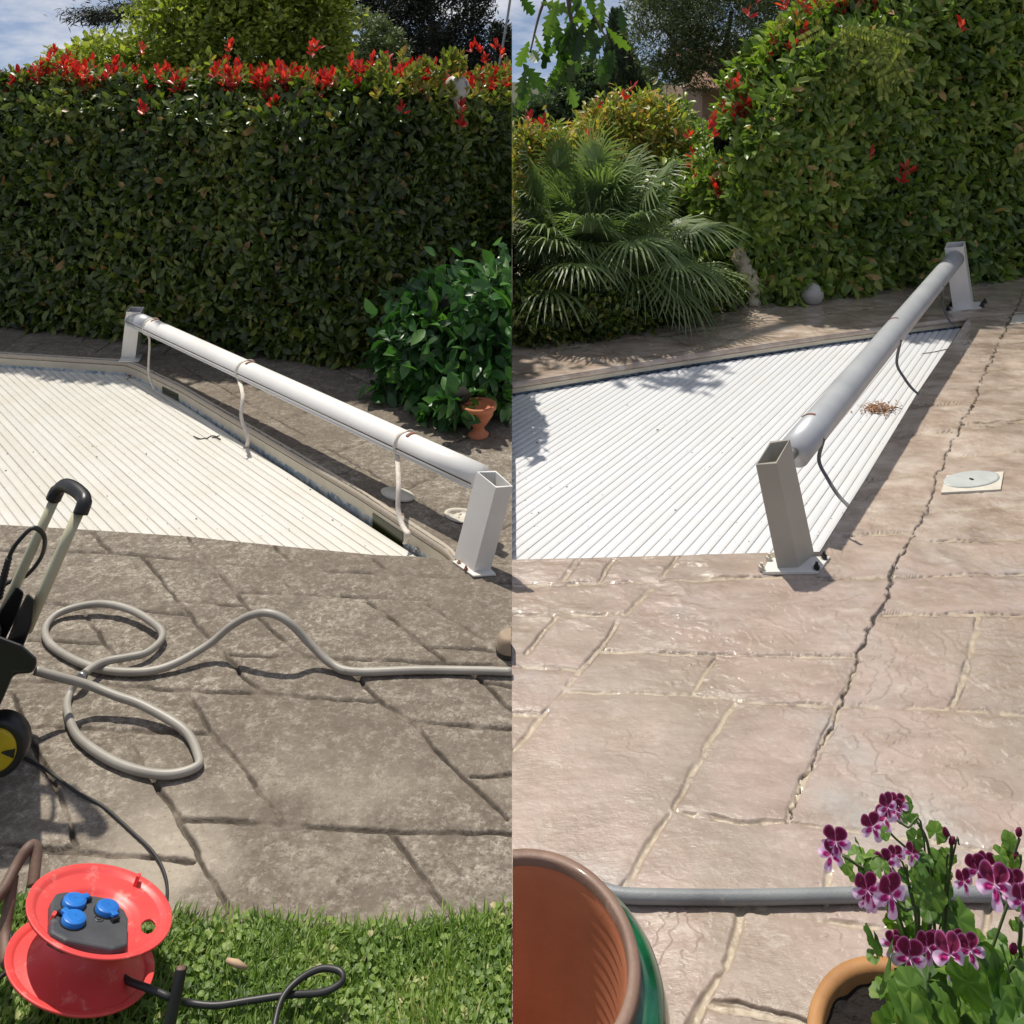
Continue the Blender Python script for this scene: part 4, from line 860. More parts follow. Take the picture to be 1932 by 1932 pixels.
# ------------------------------------------------------------ left props
hs = [(66, 1265, .14), (110, 1277, .11), (168, 1293, .07), (220, 1313, .05), (272, 1332, .035), (347, 1377, .015), (374, 1427, .014), (367, 1449, .014), (307, 1461, .014), (223, 1441, .014), (149, 1392, .014), (127, 1340, .014), (131, 1310, .016), (148, 1283, .035), (170, 1262, .035), (198, 1248, .03), (240, 1240, .025), (277, 1231, .022), (305, 1205, .022), (297, 1182, .025), (245, 1150, .03), (183, 1139, .03), (115, 1155, .02), (86, 1184, .014), (95, 1215, .014), (140, 1245, .014), (198, 1264, .014), (272, 1267, .014), (330, 1252, .02), (396, 1214, .045), (436, 1181, .09), (475, 1160, .13), (510, 1157, .14), (545, 1174, .12), (584, 1214, .06), (624, 1251, .02), (669, 1267, .014), (792, 1264, .014), (900, 1265, .014), (965.5, 1267, .014)]
v, f = tube(smooth_path([G(a, b, c) for a, b, c in hs], 8), .0102, 14); ho_ = mesh_obj('garden_hose', v, f, M['hose'], None, True); tag(ho_, 'grey hose looped in figure eight across the weathered paving', 'hose')
c0, c1 = G(148, 1284, .036), G(160, 1271, .038); v, f = tube([c0, c0+(c1-c0)*.3, c0+(c1-c0)*.3, c0+(c1-c0)*.7, c0+(c1-c0)*.7, c1], [.0118, .0118, .0138, .0138, .0118, .0118], 16); mesh_obj('coupling', v-0 if False else v, f, M['chrome'], ho_, True)

# pressure washer
dW = 1.97
pw = empty('pressure_washer', G(-40, 1452), 'black and yellow pressure washer with pale handle tubes at the left', 'pressure washer')
def rbx(q, w=.01): return bevel(q, w, 3)
v, f = tube([P(105, 938, 2.12), P(72, 1010, 2.09), P(29, 1105, 2.06), P(-8, 1190, 2.04)], .0125, 16); mesh_obj('handle_tube', v, f, M['ivory_tube'], pw, True)
v, f = tube([P(149, 965, 2.03), P(120, 1030, 2.0), P(85, 1110, 1.97), P(50, 1190, 1.95)], .0135, 16); mesh_obj('handle_tube', v, f, M['ivory_tube'], pw, True)
gp = [P(101, 941, 2.12), P(108, 927, 2.12), P(121, 916, 2.11), P(138, 921, 2.08), P(155, 935, 2.05), P(159, 948, 2.03), P(152, 969, 2.02)]
v, f = tube(smooth_path(gp, 5), [.019]*6+[.0165]*19+[.018]*6, 16); mesh_obj('grip', v, f, M['black_plastic'], pw, True)
def quadprism(uv, d0, d1): return prism([P(a, b, d0) for a, b in uv][::-1], [P(a, b, d1) for a, b in uv][::-1])
for uv, d0, d1 in (([(30, 1104), (46, 1118), (34, 1160), (8, 1210), (-20, 1210), (2, 1150)], 2.03, 2.10), ([(52, 1118), (66, 1132), (60, 1180), (40, 1230), (10, 1215), (36, 1150)], 1.92, 2.0)):
    v, f = quadprism(uv, d0, d1); rbx(mesh_obj('handle_socket', v, f, M['black_plastic'], pw), .006)
v, f = quadprism([(0, 1200), (40, 1215), (68, 1240), (71, 1252), (62, 1270), (26, 1272), (10, 1310), (-10, 1352), (-20, 1400), (-150, 1430), (-170, 1200), (-60, 1180)], 1.86, 2.12); rbx(mesh_obj('body', v, f, M['black_plastic'], pw), .018)
v, f = quadprism([(-160, 1120), (-10, 1140), (6, 1200), (-20, 1220), (-160, 1230)], 1.9, 2.08); rbx(mesh_obj('motor_cover', v, f, M['black_plastic'], pw), .02)
for wx, wd in ((-3, 1.90), (-190, 2.02)):
    wc = P(wx, 1404, wd); nn = Vector((.10, -1, .06)).normalized()
    wv, wf = lathe([(.035, -.028), (.056, -.026), (.0655, -.018), (.067, 0), (.0655, .016), (.058, .02), (.049, .018)], wc, nn, 56); w_ = mesh_obj('wheel', wv, wf, M['black_plastic'], pw, True)
    hv, hf = lathe([(.0495, .012), (.048, .022), (.044, .024), (.012, .018), (.001, .018)], wc, nn, 48); hb = mesh_obj('hub_cap', hv, hf, M['yellow'], w_, True)
    a_, b_, n__ = frame(nn)
    for k in range(3):
        an = k*2.09+.4; ra_ = a_*math.cos(an)+b_*math.sin(an); rb_ = n__.cross(ra_)
        tv, tf = prism([wc+n__*.0215+ra_*.047+rb_*.010, wc+n__*.0215+ra_*.047-rb_*.010, wc+n__*.0215+ra_*.018], [wc+n__*.026+ra_*.047+rb_*.010, wc+n__*.026+ra_*.047-rb_*.010, wc+n__*.026+ra_*.018]); mesh_obj('hub_slot', tv, tf, M['black_plastic'], w_)
v, f = tube(smooth_path([P(3, 1111, 2.0), P(19, 1047, 2.0), P(42, 1013, 2.0), P(65, 996, 2.01), P(84, 1014, 2.04), P(78, 1050, 2.1), P(49, 1086, 2.12), P(10, 1102, 2.12), P(-10, 1130, 2.1)], 6), .0055, 10); mesh_obj('cable_loop', v, f, M['rubber'], pw, True)
v, f = tube([P(-4, 1130, 1.99)+(P(17, 1052, 2.0)-P(-4, 1130, 1.99))*t for t in np.linspace(0, 1, 25)], [(.011 if i % 2 else .0085)*(1-.25*i/25) for i in range(25)], 12); mesh_obj('cable_sleeve', v, f, M['rubber'], pw, True)

# thin dark tube on the paving from washer to reel
v, f = tube(smooth_path([G(-30, 1400, .02), G(42, 1426, .006), G(95, 1458, .004), G(145, 1495, .004), G(194, 1521, .004), G(246, 1567, .004), G(288, 1607, .004), G(310, 1647, .004), G(315, 1690, .006), G(300, 1735, .01)], 6), .0032, 8); pcb = mesh_obj('thin_dark_tube', v, f, M['rubber'], None, True); tag(pcb, 'thin dark tube curving over the paving towards the red reel', 'cable')

# cable reel (pose fitted to the two flange outlines)
RN = Vector((.326, .418, 1)).normalized(); RC = Vector((-.760, 1.443, .093)); RT = RC+RN*.069
reel = empty('cable_reel', RC, 'red plastic cable reel with three blue socket covers on the grass', 'cable reel')
Rr = .1288
# flange with an oval finger hole near its right edge
def on_plane(u, v_, c, n):
    r = P(u, v_, 1)-Vector((0, 0, H)); o = Vector((0, 0, H)); t = (c-o).dot(n)/r.dot(n); return o+r*t
fa, fb, fn_ = frame(RN)
holec = on_plane(277, 1756, RT, RN); hl0, hl1 = (holec-RT).dot(fa), (holec-RT).dot(fb)
def flange(c, hole, s):
    rs = np.concatenate([np.linspace(.02, .06, 4), np.linspace(.065, Rr-.004, 48), [Rr-.002, Rr]]); seg = 360; V, Fc = [], []
    def zz(r): return s*(.012*sst(.055, .075, np.array(r))+.0*r+.006*sst(Rr-.02, Rr-.008, np.array(r)))
    for r in rs:
        for k in range(seg):
            a = 2*math.pi*k/seg; V.append(c+fa*(r*math.cos(a))+fb*(r*math.sin(a))+fn_*(float(zz(r))-.012*s))
    hd = math.atan2(hl1, hl0)
    for i in range(len(rs)-1):
        for k in range(seg):
            k2 = (k+1) % seg; rm = (rs[i]+rs[i+1])/2; a = 2*math.pi*(k+.5)/seg
            if hole:
                x, y = rm*math.cos(a)-hl0, rm*math.sin(a)-hl1; xr = x*math.cos(hd)+y*math.sin(hd); yt = -x*math.sin(hd)+y*math.cos(hd)
                if (xr/.013)**2+(yt/.021)**2 < 1: continue
            Fc.append((i*seg+k, i*seg+k2, (i+1)*seg+k2, (i+1)*seg+k))
    return V, Fc
for c, hole, s, nm in ((RT+RN*.003, True, 1, 'top_flange'), (RC, False, 1, 'bottom_flange')):
    v, f = flange(c, hole, s); o = mesh_obj(nm, v, f, M['red_plastic'], reel, True); m_ = o.modifiers.new('thick', 'SOLIDIFY'); m_.thickness = .0035; m_.offset = -1
v, f = lathe([(.118, .004), (.10, .010), (.078, .024), (.066, .040), (.066, .056), (.070, .062)], RC, RN, 72); mesh_obj('drum', v, f, M['red_plastic'], reel, True)
# socket box
def poly_on(pts, off): return [on_plane(u, v_, RT+RN*off, RN) for u, v_ in pts]
bx = [(97, 1699), (106, 1684), (125, 1681), (205, 1693), (236, 1716), (243, 1730), (242, 1781), (216, 1789), (125, 1772), (96, 1757)]
bt_ = [on_plane(u, v_, RT+RN*.019, RN) for u, v_ in bx]; bb_ = [p-RN*.020 for p in bt_]
v, f = prism(bb_[::-1], bt_[::-1]); sbx = bevel(mesh_obj('socket_box', v, f, M['box_grey'], reel), .0045, 3)
for (u, v_), hd in (((139, 1705), -2.2), ((201, 1717), 2.45), ((138, 1738), -.35)):
    c = on_plane(u, v_, RT+RN*.0205, RN); cv, cf = lathe([(.001, .0085), (.014, .0085), (.0198, .0065), (.0205, .002), (.0205, -.001)], c, RN, 40)
    dd = fa*math.cos(hd)+fb*math.sin(hd); ee = RN.cross(dd)
    b1, f1_ = box(c+dd*.021+RN*.0045, .013, .012, .006, dd, ee, RN)
    cp = mesh_obj('socket_cover', *merge((cv, cf), (b1, f1_)), M['blue'], sbx, False); bevel(cp, .0012)
    b1, f1_ = lathe([(.0225, 0), (.0225, -.003)], c, RN, 30); mesh_obj('socket_collar', b1, f1_+[tuple(range(30))], M['black_plastic'], sbx)
    b1, f1_ = box(c+dd*.0285+RN*.001, .008, .014, .006, dd, ee, RN); mesh_obj('hinge', b1, f1_, M['black_plastic'], sbx)
c = on_plane(187, 1733, RT+RN*.0195, RN); v, f = merge(lathe([(.0085, .0002), (.0078, .0007), (.0072, .0002)], c, RN, 30), tube([c+fa*.004-fb*.002, c+fa*.001+fb*.003, c-fa*.004+fb*.001], .0006, 6)); mesh_obj('embossed_mark', v, f, M['rubber'], sbx)
for (u0, v0), (u1, v1) in (((91, 1738), (94, 1772)), ((252, 1662), (256, 1675))):
    p0 = on_plane(u0, v0+16, RT, RN); v, f = box(p0+RN*.010, .007, .012, .026, fa, fb, RN); bevel(mesh_obj('catch', v, f, M['red_plastic'], reel), .0012)
v, f = tube(smooth_path([P(-40, 1725, 1.50), P(0, 1688, 1.52), P(30, 1635, 1.56), P(50, 1604, 1.58), P(62, 1597, 1.59), P(68, 1610, 1.585), P(65, 1645, 1.565), P(62, 1672, 1.55)], 6), .0105, 14); mesh_obj('carry_handle', v, f, M['brown_tube'], reel, True)
v, f = tube(smooth_path([P(24, 1655, 1.555), P(18, 1700, 1.53), P(9, 1760, 1.50), P(10, 1800, 1.47), P(14, 1815, 1.455)], 5), .0105, 14); mesh_obj('frame_leg', v, f, M['brown_tube'], reel, True)
v, f = tube([P(342, 1826, 1.40), P(333, 1875, 1.385), P(318, 1945, 1.37)], .0098, 18, False); mesh_obj('frame_leg', v, f, M['rubber'], reel, True)
v, f = tube([P(342, 1825, 1.40), P(340, 1835, 1.397)], .0078, 18, True); mesh_obj('leg_bore', v, f, M['brown_tube'], reel, True)
v, f = tube(smooth_path([P(19, 1760, 1.5), P(22, 1800, 1.46), P(14, 1830, 1.43), P(-6, 1850, 1.41)], 5), .004, 8); mesh_obj('loose_lead', v, f, M['rubber'], reel, True)
cb = [P(222, 1836, 1.44), P(245, 1852, 1.42), P(272, 1862, 1.41), P(300, 1873, 1.405), P(325, 1884, 1.405)]+[G(u, v_, z) for u, v_, z in ((350, 1891, .035), (406, 1897, .03), (475, 1887, .03), (545, 1877, .035), (609, 1872, .05), (645, 1852, .06), (640, 1832, .065), (604, 1828, .06), (562, 1850, .05), (532, 1885, .045), (518, 1935, .04), (510, 2000, .03))]
v, f = tube(smooth_path(cb, 7), .0052, 12); ec = mesh_obj('extension_cable', v, f, M['rubber'], None, True); tag(ec, 'black extension cable looping over the grass from the reel', 'cable')

# round lids on the weathered paving
def disc(cen, e1, e2, prof, seg=56):
    V, Fc = [], []
    for r_, z_ in prof:
        for k in range(seg): a = 2*math.pi*k/seg; V.append(cen+e1*(r_*math.cos(a))+e2*(r_*math.sin(a))+Vector((0, 0, z_)))
    for i in range(len(prof)-1):
        for k in range(seg): Fc.append((i*seg+k, i*seg+(k+1) % seg, (i+1)*seg+(k+1) % seg, (i+1)*seg+k))
    return V, Fc
def lid(name, u, v_, r, h, mt, label, tilt=(0, 0, 1), z=.0):
    c = G(u, v_, z); return tag(mesh_obj(name, *lathe([(.001, h+.001), (r*.25, h+.001), (r*.27, h), (r*.9, h), (r, h-.003), (r, -.01)], c, tilt, 48), mt, None, True), label, 'lid')
c = G(750, 936)
tag(mesh_obj('round_lid', *disc(c, G(782, 942)-c, G(752, 925)-c, [(.001, .015), (.25, .015), (.27, .014), (.9, .014), (1, .011), (1.0, .004), (.9, .0)]), M['lid_white'], None, True), 'raised round white lid on the weathered paving under the roller', 'lid')
c = G(872, 973)
tag(mesh_obj('skimmer_ring', *disc(c, G(905, 978)-c, G(874, 961)-c, [(1.05, -.001), (1.03, .004), (.85, .004), (.83, -.002), (.001, -.003)]), M['lid_white'], None, True), 'flat pale ring lid set in weathered stone beside the roller post', 'lid')
# right lids: square plate with round lid
def plate(corners, cu, cv, r, label, mt=M['lid_white']):
    s = empty('access_hatch', G(cu, cv), label, 'hatch'); pp = [G(u, v_, .006) for u, v_ in corners]
    v, f = prism([p+Vector((0, 0, -.014)) for p in pp], pp); bevel(mesh_obj('square_plate', v, f, mt, s), .001)
    mesh_obj('round_lid', *disc(G(cu, cv), (pp[1]+pp[2]-pp[0]-pp[3])*.24, (pp[2]+pp[3]-pp[0]-pp[1])*.235, [(.001, .010), (.9, .010), (.94, .0105), (.96, .0085), (1, .0085), (1, .003)]), M['lid_grey'], s, True)
    mesh_obj('finger_hole', *lathe([(.009, .0072), (.001, .0074)], G(cu, cv, .0035), seg=16), M['black_plastic'], s)
plate([(1775, 929), (1888, 923), (1894, 889), (1786, 896)], 1833, 907, .103, 'square pale skimmer plate with round grey lid in the wet paving')
v, f = prism([G(a, b, -.008) for a, b in ((1905, 612), (1990, 604), (1990, 588), (1912, 595))], [G(a, b, .005) for a, b in ((1905, 612), (1990, 604), (1990, 588), (1912, 595))]); tag(mesh_obj('cover_plate', v, f, M['lid_white']), 'small pale cover plate at the far right edge of the terrace', 'plate')
# skimmer mouth with green water in the weathered pool wall
def gap(name, us_, label):
    V, Fc = [], []
    for u in us_:
        p = G(u, float(BL(u)))-LIPN*.006; V += [Vector((p.x, p.y, -.045)), Vector((p.x, p.y, ZL-.02))]
    for i in range(len(us_)-1): Fc.append((2*i, 2*i+1, 2*i+3, 2*i+2))
    o = mesh_obj(name, V, Fc, M['water']); so_ = o.modifiers.new('t', 'SOLIDIFY'); so_.thickness = .002; tag(o, label, 'skimmer')
gap('skimmer_mouth', list(np.linspace(705, 762, 8)), 'dark skimmer mouth in the pool wall near the near roller post')
gap('skimmer_mouth', list(np.linspace(308, 338, 4)), 'small dark skimmer mouth in the wall at the far pool corner')

# shoe tip at the middle edge of the weathered paving
sh = G(962, 1245); st_ = empty('shoe', sh, 'beige shoe tip with dark sole at the paving edge', 'shoe')
def shoe(prof, mt, nm, z0, z1, k):
    V, Fc = [], []; seg = 24
    for t in np.linspace(0, 1, 8):
        for i in range(seg):
            a = math.pi*(.5+i/(seg-1)); r = k*(1-.35*t*t if z1 > .02 else 1); V.append(Vector((-.003+.042*r*math.cos(a), sh.y+.03+.035*r*math.sin(a), z0+(z1-z0)*math.sin(t*math.pi/2))))
    for j in range(7):
        for i in range(seg-1): Fc.append((j*seg+i, j*seg+i+1, (j+1)*seg+i+1, (j+1)*seg+i))
    Fc.append(tuple(7*seg+i for i in range(seg))); mesh_obj(nm, V, Fc, mt, st_, True)
shoe(None, M['black_plastic'], 'sole', 0.001, .014, 1.03); shoe(None, M['shoe'], 'upper', .013, .055, 1)
# stick on grass; twigs on covers; leaf litter
v, f = tube([G(428, 1812, .035), G(447, 1818, .036), G(466, 1826, .03)], [.004, .006, .003], 8); tag(mesh_obj('wood_stick', v, f, M['wood'], None, True), 'short pale stick lying on the grass near the reel', 'stick')
def twig(name, pts, r, z, label, mt=M['speck']):
    v, f = merge(*[tube(smooth_path([G(a, b, z) for a, b in q], 4), r, 6) for q in pts]); tag(mesh_obj(name, v, f, mt, None, True), label, 'twig')
twig('twig', [[(365, 823), (378, 828), (388, 826)], [(388, 828), (402, 822), (416, 829)], [(400, 826), (414, 822)]], .0025, ZL+.006, 'small dry twig on the cream slatted cover')
twig('twig', [[(1740, 667), (1762, 664), (1790, 658), (1810, 655)]], .0022, ZR+.006, 'thin dry twig near the far end of the white cover')
def litter(name, c, rx, ry, z, n, label, size=.012):
    p = np.array([G(c[0]+random.gauss(0, rx/2), c[1]+random.gauss(0, ry/2), z+random.random()*.012) for _ in range(n)])
    k = len(p); o = leaves(name, p, unit(k)*np.array([1, 1, .35]), unit(k)*.4+np.array([0, 0, 1]), size*RNG.uniform(.6, 1.4, k), size*.5*RNG.uniform(.6, 1.3, k), M['dead_leaf'], None); tag(o, label, 'leaf litter', kind='stuff')
litter('dead_leaf_heap', (1655, 768), 34, 11, ZR+.005, 260, 'small heap of dry brown leaves on the white cover', .017)
twig('twig', [[(1660, 772), (1680, 775), (1690, 768), (1702, 772)], [(1640, 775), (1662, 776), (1678, 770)]], .0022, ZR+.012, 'dry stalk lying in the brown leaf heap')
litter('corner_leaf_litter', (250, 708), 18, 5, ZL+.005, 60, 'dry leaves caught in the far corner of cream cover', .016)

# ------------------------------------------------------------ right foreground
v, f = tube(smooth_path([G(u, v_, .013) for u, v_ in ((1130, 1676), (1176, 1689), (1260, 1692), (1400, 1693), (1560, 1690), (1700, 1686), (1800, 1687), (1932, 1689), (2100, 1692))], 5), .0125, 18)
tag(mesh_obj('garden_hose', v, f, M['hose2'], None, True), 'slate grey hose lying straight across the cleaned paving', 'hose')
def clip_lathe(prof, c, seg=160, xmin=XR, closed=False):
    v, f = lathe(prof, c, seg=seg, closed=closed); v = [Vector((max(p.x, xmin), p.y, p.z)) for p in v]
    g_ = [q for q in f if max(v[i].x for i in q) > xmin+1e-5]; return v, g_
PC = Vector((.021, 1.13, 0))
bp_ = empty('glazed_pot', PC, 'large terracotta pot with green glazed outside and brown rim', 'pot')
RZ = .45
inner = [(.001, .02), (.085, .03)]+[(.085+.049*t**.7+(.0016 if i % 2 else -.0016), .03+(RZ-.03-.02)*t) for i, t in enumerate(np.linspace(0.02, 1, 46))]+[(.136, RZ-.012)]
mesh_obj('inner_wall', *clip_lathe(inner, PC), M['terracotta'], bp_, True)
mesh_obj('rim', *clip_lathe([(.136, RZ-.012), (.1375, RZ-.002), (.140, RZ+.001), (.151, RZ+.001), (.1545, RZ-.006), (.1545, RZ-.016), (.150, RZ-.022)], PC), M['pot_rim'], bp_, True)
mesh_obj('glazed_body', *clip_lathe([(.150, RZ-.020), (.158, RZ-.022), (.174, RZ-.030), (.187, RZ-.048), (.194, RZ-.075), (.192, RZ-.12), (.16, RZ-.22), (.14, RZ-.32), (.115, .04), (.11, .0)], PC), M['green_glaze'], bp_, True)

# geranium pot and plant
RZ2 = .22; QC = Vector(((1735-966)/F*1.19, 1.19, 0))
gp_ = empty('geranium_pot', QC, 'wide tan terracotta pot filled with dark soil, holding the geranium', 'pot')
mesh_obj('bowl', *lathe([(.001, .0), (.10, .0), (.125, .10), (.142, RZ2-.03), (.150, RZ2-.022), (.154, RZ2-.008), (.151, RZ2), (.136, RZ2+.001), (.131, RZ2-.006), (.128, RZ2-.03)], QC, seg=120), M['terracotta_tan'], gp_, True)
V, Fc = [], []; nr_, sg = 24, 90
for i in range(nr_+1):
    for k in range(sg):
        a = 2*math.pi*k/sg; r = .1295*i/nr_; x, y = r*math.cos(a), r*math.sin(a); V.append(QC+Vector((x, y, RZ2-.028+.016*float(fbm(np.array([x+3]), np.array([y+3]), 38, 4)[0]))))
for i in range(nr_):
    for k in range(sg): Fc.append((i*sg+k, i*sg+(k+1) % sg, (i+1)*sg+(k+1) % sg, (i+1)*sg+k))
mesh_obj('soil', V, Fc, M['pot_soil'], gp_, False)
ge = empty('geranium', QC+Vector((0, 0, RZ2-.02)), 'geranium with maroon and pale pink flowers and scalloped leaves', 'plant')
def Z5(x, y): return 1520.5+.2315*x, 1484.7+.2315*y
def gleaf(c, nrm, up, R):
    nrm = Vector(nrm).normalized(); up = Vector(up); up = (up-nrm*up.dot(nrm)).normalized(); sd = nrm.cross(up); V, Fc, r_ = [], [], []
    m_ = 45; r0 = random.random(); rings = 4; lob = random.choice((5, 6, 7)); V.append(Vector(c)-up*R*.15); ph = random.random()*6
    for j in range(1, rings+1):
        t = j/rings
        for i in range(m_):
            a = (i/(m_-1)-.5)*math.radians(315); rr_ = R*(1+.06*math.cos(a*lob)*t+.035*math.cos(a*lob*4+ph)*t**3)*(1-.14*abs(a)/2.7)
            V.append(Vector(c)-up*R*.15+(up*math.cos(a)+sd*math.sin(a))*rr_*t+nrm*(R*.05*t*t*math.cos(a*lob+ph)-R*.20*t*t*(.4+.6*math.cos(a+ph))+R*.012*math.cos(a*lob*2)*t))
    for i in range(m_-1): Fc.append((0, 1+i, 2+i))
    for j in range(rings-1):
        for i in range(m_-1): a = 1+j*m_+i; Fc.append((a, a+m_, a+m_+1, a+1))
    return V, Fc, [max(0, min(1, r0*.62))]+[max(0, min(1, r0*.55+.16*((j+1)/rings)+.10*math.cos((i/(m_-1)-.5)*math.radians(315)*lob)+(.12 if abs(math.sin((i/(m_-1)-.5)*math.radians(315)*lob/2)) < .15 else 0))) for j in range(rings) for i in range(m_)]
LF = [(1050, 880, 115), (950, 620, 85), (1080, 600, 90), (1040, 780, 95), (880, 430, 75), (940, 400, 55), (1060, 360, 80), (840, 130, 50), (850, 220, 70), (800, 260, 45), (560, 1260, 110), (540, 1380, 55), (760, 1140, 105), (700, 1100, 80), (1250, 1110, 165), (1180, 1080, 100), (1400, 1260, 90), (1570, 1260, 85), (1660, 440, 75), (1590, 560, 70), (1700, 620, 60), (430, 470, 55), (330, 640, 70), (420, 540, 80), (560, 560, 90), (600, 640, 80), (1000, 1000, 110), (950, 880, 90), (1120, 700, 80), (1720, 1130, 60), (900, 780, 80), (520, 640, 60), (640, 380, 55), (1150, 820, 80), (380, 730, 45), (470, 690, 60), (800, 720, 60), (690, 700, 60), (1620, 1400, 110), (1560, 1520, 120), (1700, 1500, 110), (1780, 1350, 80)]
AV, AF, AR = [], [], []
def addleaf(x, y, r, d):
    u, v_ = Z5(x, y); c = P(u, v_, d); R = r*.2315*d/F*1.0
    n_ = (random.gauss(0, .65), -.65+random.gauss(0, .35), .7+random.gauss(0, .35)); up = (random.gauss(0, .8), random.gauss(0, .3), random.gauss(-.2, .8))
    v, f, r_ = gleaf(c, n_, up, R); o = len(AV); AV.extend(v); AF.extend([tuple(i+o for i in q) for q in f]); AR.extend(r_)
for x, y, r in LF: addleaf(x, y, r, random.uniform(1.17, 1.25))
for _ in range(120):
    x, y = random.uniform(660, 2100), random.uniform(1440, 2150)
    addleaf(x, y, random.uniform(110, 190), random.uniform(1.06, 1.25)-.00005*(y-1400))
for _ in range(26): addleaf(random.uniform(720, 1200), random.uniform(560, 1250), random.uniform(45, 80), random.uniform(1.2, 1.27))
for _ in range(12): addleaf(random.gauss(1650, 60), random.uniform(440, 1200), random.uniform(35, 60), 1.22)
mesh_obj('leaves', AV, AF, M['geranium_leaf'], ge, True, {'rnd': AR})
stem_base = QC+Vector((.0, .0, RZ2-.02)); AVf = []
def stem(pts, r=.0022):
    q = [P(*Z5(x, y), d) for x, y, d in pts]; AVf.append(tube(smooth_path(q+[stem_base+Vector((random.uniform(-.03, .05), random.uniform(-.03, .03), 0))], 5), r, 8))
stem([(900, 270, 1.235), (980, 420, 1.23), (1020, 640, 1.225), (1045, 900, 1.22), (1050, 1200, 1.2)]); stem([(720, 260, 1.23), (830, 330, 1.225), (960, 420, 1.225)], .0016); stem([(620, 300, 1.22), (720, 410, 1.22), (830, 510, 1.22), (1000, 700, 1.23)], .0017)
stem([(820, 640, 1.2), (830, 760, 1.2), (880, 980, 1.19), (920, 1100, 1.19)]); stem([(700, 650, 1.2), (830, 740, 1.2)], .0015); stem([(1190, 440, 1.21), (1190, 570, 1.21), (1140, 720, 1.22)], .0017); stem([(1120, 450, 1.21), (1180, 540, 1.21)], .0013); stem([(1250, 470, 1.21), (1200, 560, 1.21)], .0013)
stem([(1740, 420, 1.2), (1700, 560, 1.2), (1715, 740, 1.2)], .002); stem([(1750, 1060, 1.16), (1740, 1280, 1.16), (1650, 1500, 1.17)], .0028); stem([(300, 560, 1.2), (420, 640, 1.2), (700, 900, 1.21)], .002); stem([(640, 860, 1.17), (800, 1000, 1.18), (900, 1120, 1.18)], .002)
mesh_obj('stems', *merge(*AVf), mat('green_stem', (.10, .15, .05), (.06, .08, .03), .55, 40), ge, True)
pm_, nt, b, out = newmat('petal'); ca = attr(nt, 'col'); nt.links.new(ca.outputs['Color'], b.inputs['Base Color']); b.inputs['Roughness'].default_value = .6
t_ = nt.nodes.new('ShaderNodeBsdfTranslucent'); nt.links.new(ca.outputs['Color'], t_.inputs['Color']); ms = nt.nodes.new('ShaderNodeMixShader'); ms.inputs[0].default_value = .25
nt.links.new(b.outputs[0], ms.inputs[1]); nt.links.new(t_.outputs[0], ms.inputs[2]); nt.links.new(ms.outputs[0], out.inputs[0]); M['petal'] = pm_
def flower(c, nrm, upv, R):
    nrm = Vector(nrm).normalized(); upv = Vector(upv); upv = (upv-nrm*upv.dot(nrm)).normalized(); sd = nrm.cross(upv); V, Fc, C = [], [], []
    for ang, w, ln, dark in ((-.58, .82, 1.0, 1), (.58, .82, 1.0, 1), (1.72, .62, .95, 0), (math.pi, .62, .98, 0), (-1.72, .62, .95, 0)):
        ang += random.gauss(0, .07); ax_ = upv*math.cos(ang)+sd*math.sin(ang); sx_ = nrm.cross(ax_); k = len(V); nr2, m_ = 6, 22; cc = Vector(c)+ax_*R*ln*.55
        V.append(cc+nrm*R*.05); C.append((.14, .004, .035, 1) if dark else (.36, .012, .12, 1)); ff = random.gauss(.0, .05)
        for j in range(1, nr2+1):
            t = j/nr2
            for i in range(m_):
                a = 2*math.pi*i/m_; x_ = math.cos(a)*.5*ln*R*t; y_ = math.sin(a)*w*.5*1.1*R*t; q = (x_/(.5*ln*R)+1)/2
                y_ *= (.45+.75*q); lift = R*(.16*q*q*(-1 if dark else 1)*-.9+.05*math.sin(a*3)*t)+ff*R*q
                V.append(cc+ax_*x_+sx_*y_+nrm*(lift+R*.03))
                if dark: col = (.17, .005, .045) if t < .72 else ((.34, .025, .13) if t < .9 else (.80, .26, .55))
                else:
                    blot = ((x_+.12*R)/(.25*R))**2+(y_/(.15*R))**2
                    col = (.52, .015, .20) if blot < .8 else ((.76, .25, .58) if blot < 1.35 else (.92, .62, .86))
                C.append((*col, 1))
        for i in range(m_): Fc.append((k, k+1+i, k+1+(i+1) % m_))
        for j in range(nr2-1):
            for i in range(m_): a = k+1+j*m_+i; b_ = k+1+j*m_+(i+1) % m_; Fc.append((a, a+m_, b_+m_, b_))
    st = tube([Vector(c), Vector(c)+nrm*R*.45-upv*R*.1], R*.03, 6); o = len(V); V += st[0]; Fc += [tuple(i+o for i in q) for q in st[1]]; C += [(.75, .5, .7, 1)]*len(st[0])
    return V, Fc, C
FL = [(665, 165, 95, 1.22), (750, 150, 80, 1.24), (735, 195, 80, 1.235), (650, 255, 90, 1.225), (545, 325, 100, 1.21), (245, 450, 115, 1.2), (205, 560, 100, 1.195), (735, 560, 70, 1.2), (655, 625, 95, 1.195), (865, 545, 75, 1.2), (500, 840, 120, 1.16), (690, 880, 150, 1.15), (560, 900, 95, 1.165), (500, 930, 80, 1.165),
      (1290, 775, 85, 1.175), (1400, 680, 110, 1.18), (1470, 650, 100, 1.185), (1540, 800, 150, 1.15), (1700, 800, 110, 1.16), (1760, 930, 120, 1.13), (1680, 900, 70, 1.165), (700, 1290, 85, 1.14), (840, 1390, 140, 1.11), (990, 1310, 110, 1.125), (1170, 1370, 145, 1.11), (1340, 1330, 110, 1.12), (1240, 1250, 80, 1.14), (1080, 1280, 90, 1.13)]
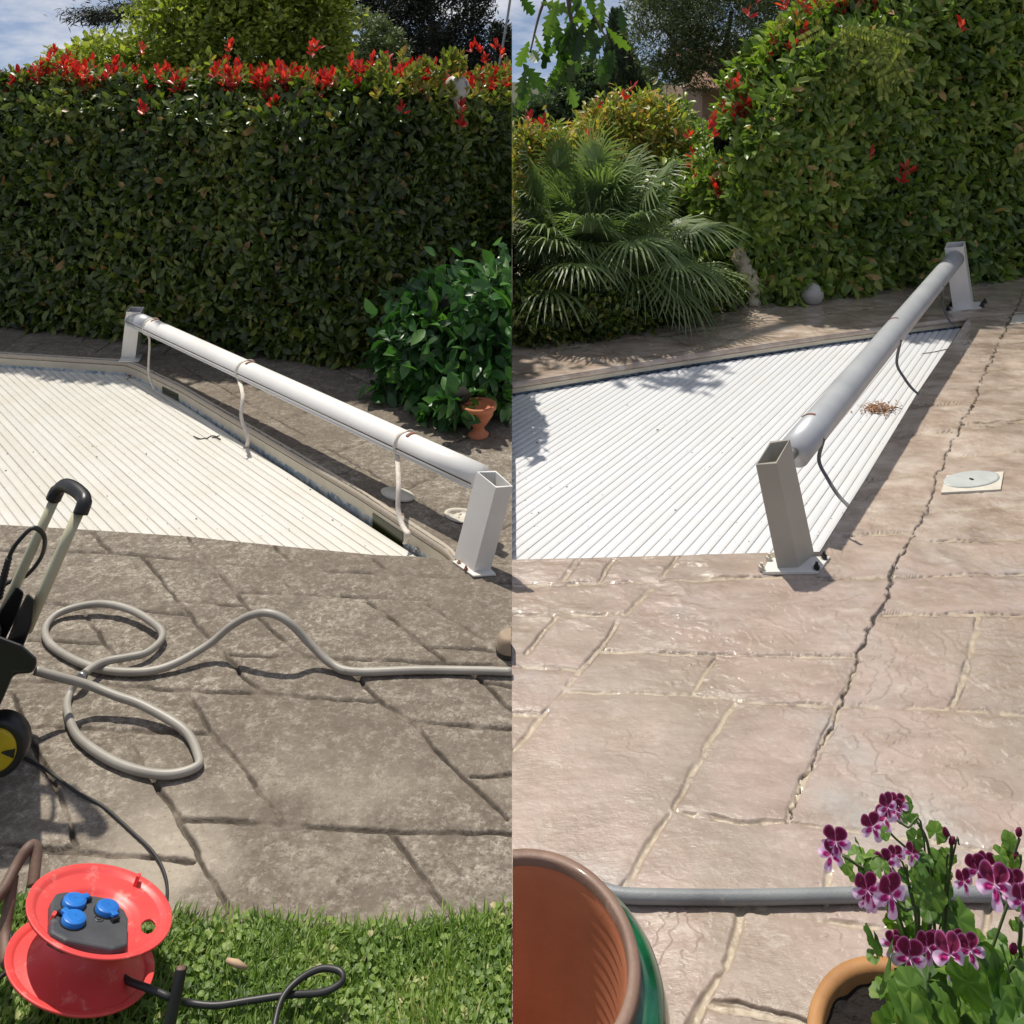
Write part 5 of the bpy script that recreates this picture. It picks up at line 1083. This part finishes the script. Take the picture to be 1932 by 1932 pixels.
for x, y, r, d in FL:
    c = P(*Z5(x, y), d); R = r*.2315*d/F*1.05
    v, f, cc = flower(c, (random.gauss(-.05, .25), -.9, .5+random.gauss(0, .12)), (random.gauss(.0, .25), .3, 1), R); mesh_obj('flower', v, f, M['petal'], ge, True, {'col': cc})
BD = [(1735, 370, 42, 1.2), (1705, 560, 36, 1.2), (1690, 1320, 50, 1.13), (1140, 370, 45, 1.21), (1190, 440, 40, 1.21), (740, 1205, 45, 1.15), (560, 215, 25, 1.22)]
for x, y, r, d in BD:
    c = P(*Z5(x, y), d); R = r*.2315*d/F; n_ = Vector((random.gauss(.2, .4), -.2, 1)); v, f = lathe([(.001, -R), (R*.4, -R*.7), (R*.6, -.1*R), (R*.45, R*.7), (R*.1, R*1.15)], c, n_, 14)
    mesh_obj('bud', v, f, M['petal'], ge, True, {'col': [(.20, .01, .06, 1)]*len(v)})

# ------------------------------------------------------------ grass
n = 95000
gx = RNG.uniform(-2.0, XL, n); gy = RNG.uniform(1.0, 1.95, n)
uu = 966+gx/gy*F; vv = Y0+H*F/gy; lim = GRASS(uu)+RNG.normal(size=n)*7+14*(fbm(gx, gy, 9, 3)-.5)
keep = (vv > lim) & (uu > -500); gx, gy = gx[keep], gy[keep]; n = len(gx)
p = np.stack([gx, gy, np.full(n, -.008)], 1); lean = unit(n)*.75; lean[:, 2] = .75+.3*RNG.random(n)
hgt_g = .030*(.5+.9*fbm(gx, gy, 7, 3)); L = hgt_g*RNG.uniform(.6, 1.5, n); W = RNG.uniform(.0022, .0042, n)
clover = RNG.random(n) < .22; W[clover] = .012; L[clover] = .013; p[clover, 2] += .012+.012*RNG.random(clover.sum()); lean[clover, 2] = .15
nn_ = unit(n)*.5+np.array([0, -.6, .5]); nn_[clover] = unit(clover.sum())*.3+np.array([0, 0, 1]); rn = np.clip(fbm(gx, gy, 11, 3)*.7+RNG.normal(size=n)*.22+.05, 0, 1)
gr = leaves('grass', p, lean, nn_, L, W, M['grass'], None, rnd=rn, xmax=XL, curl=.45, simple=False); tag(gr, 'short sunlit green lawn grass in front of the weathered paving', 'grass', kind='stuff')
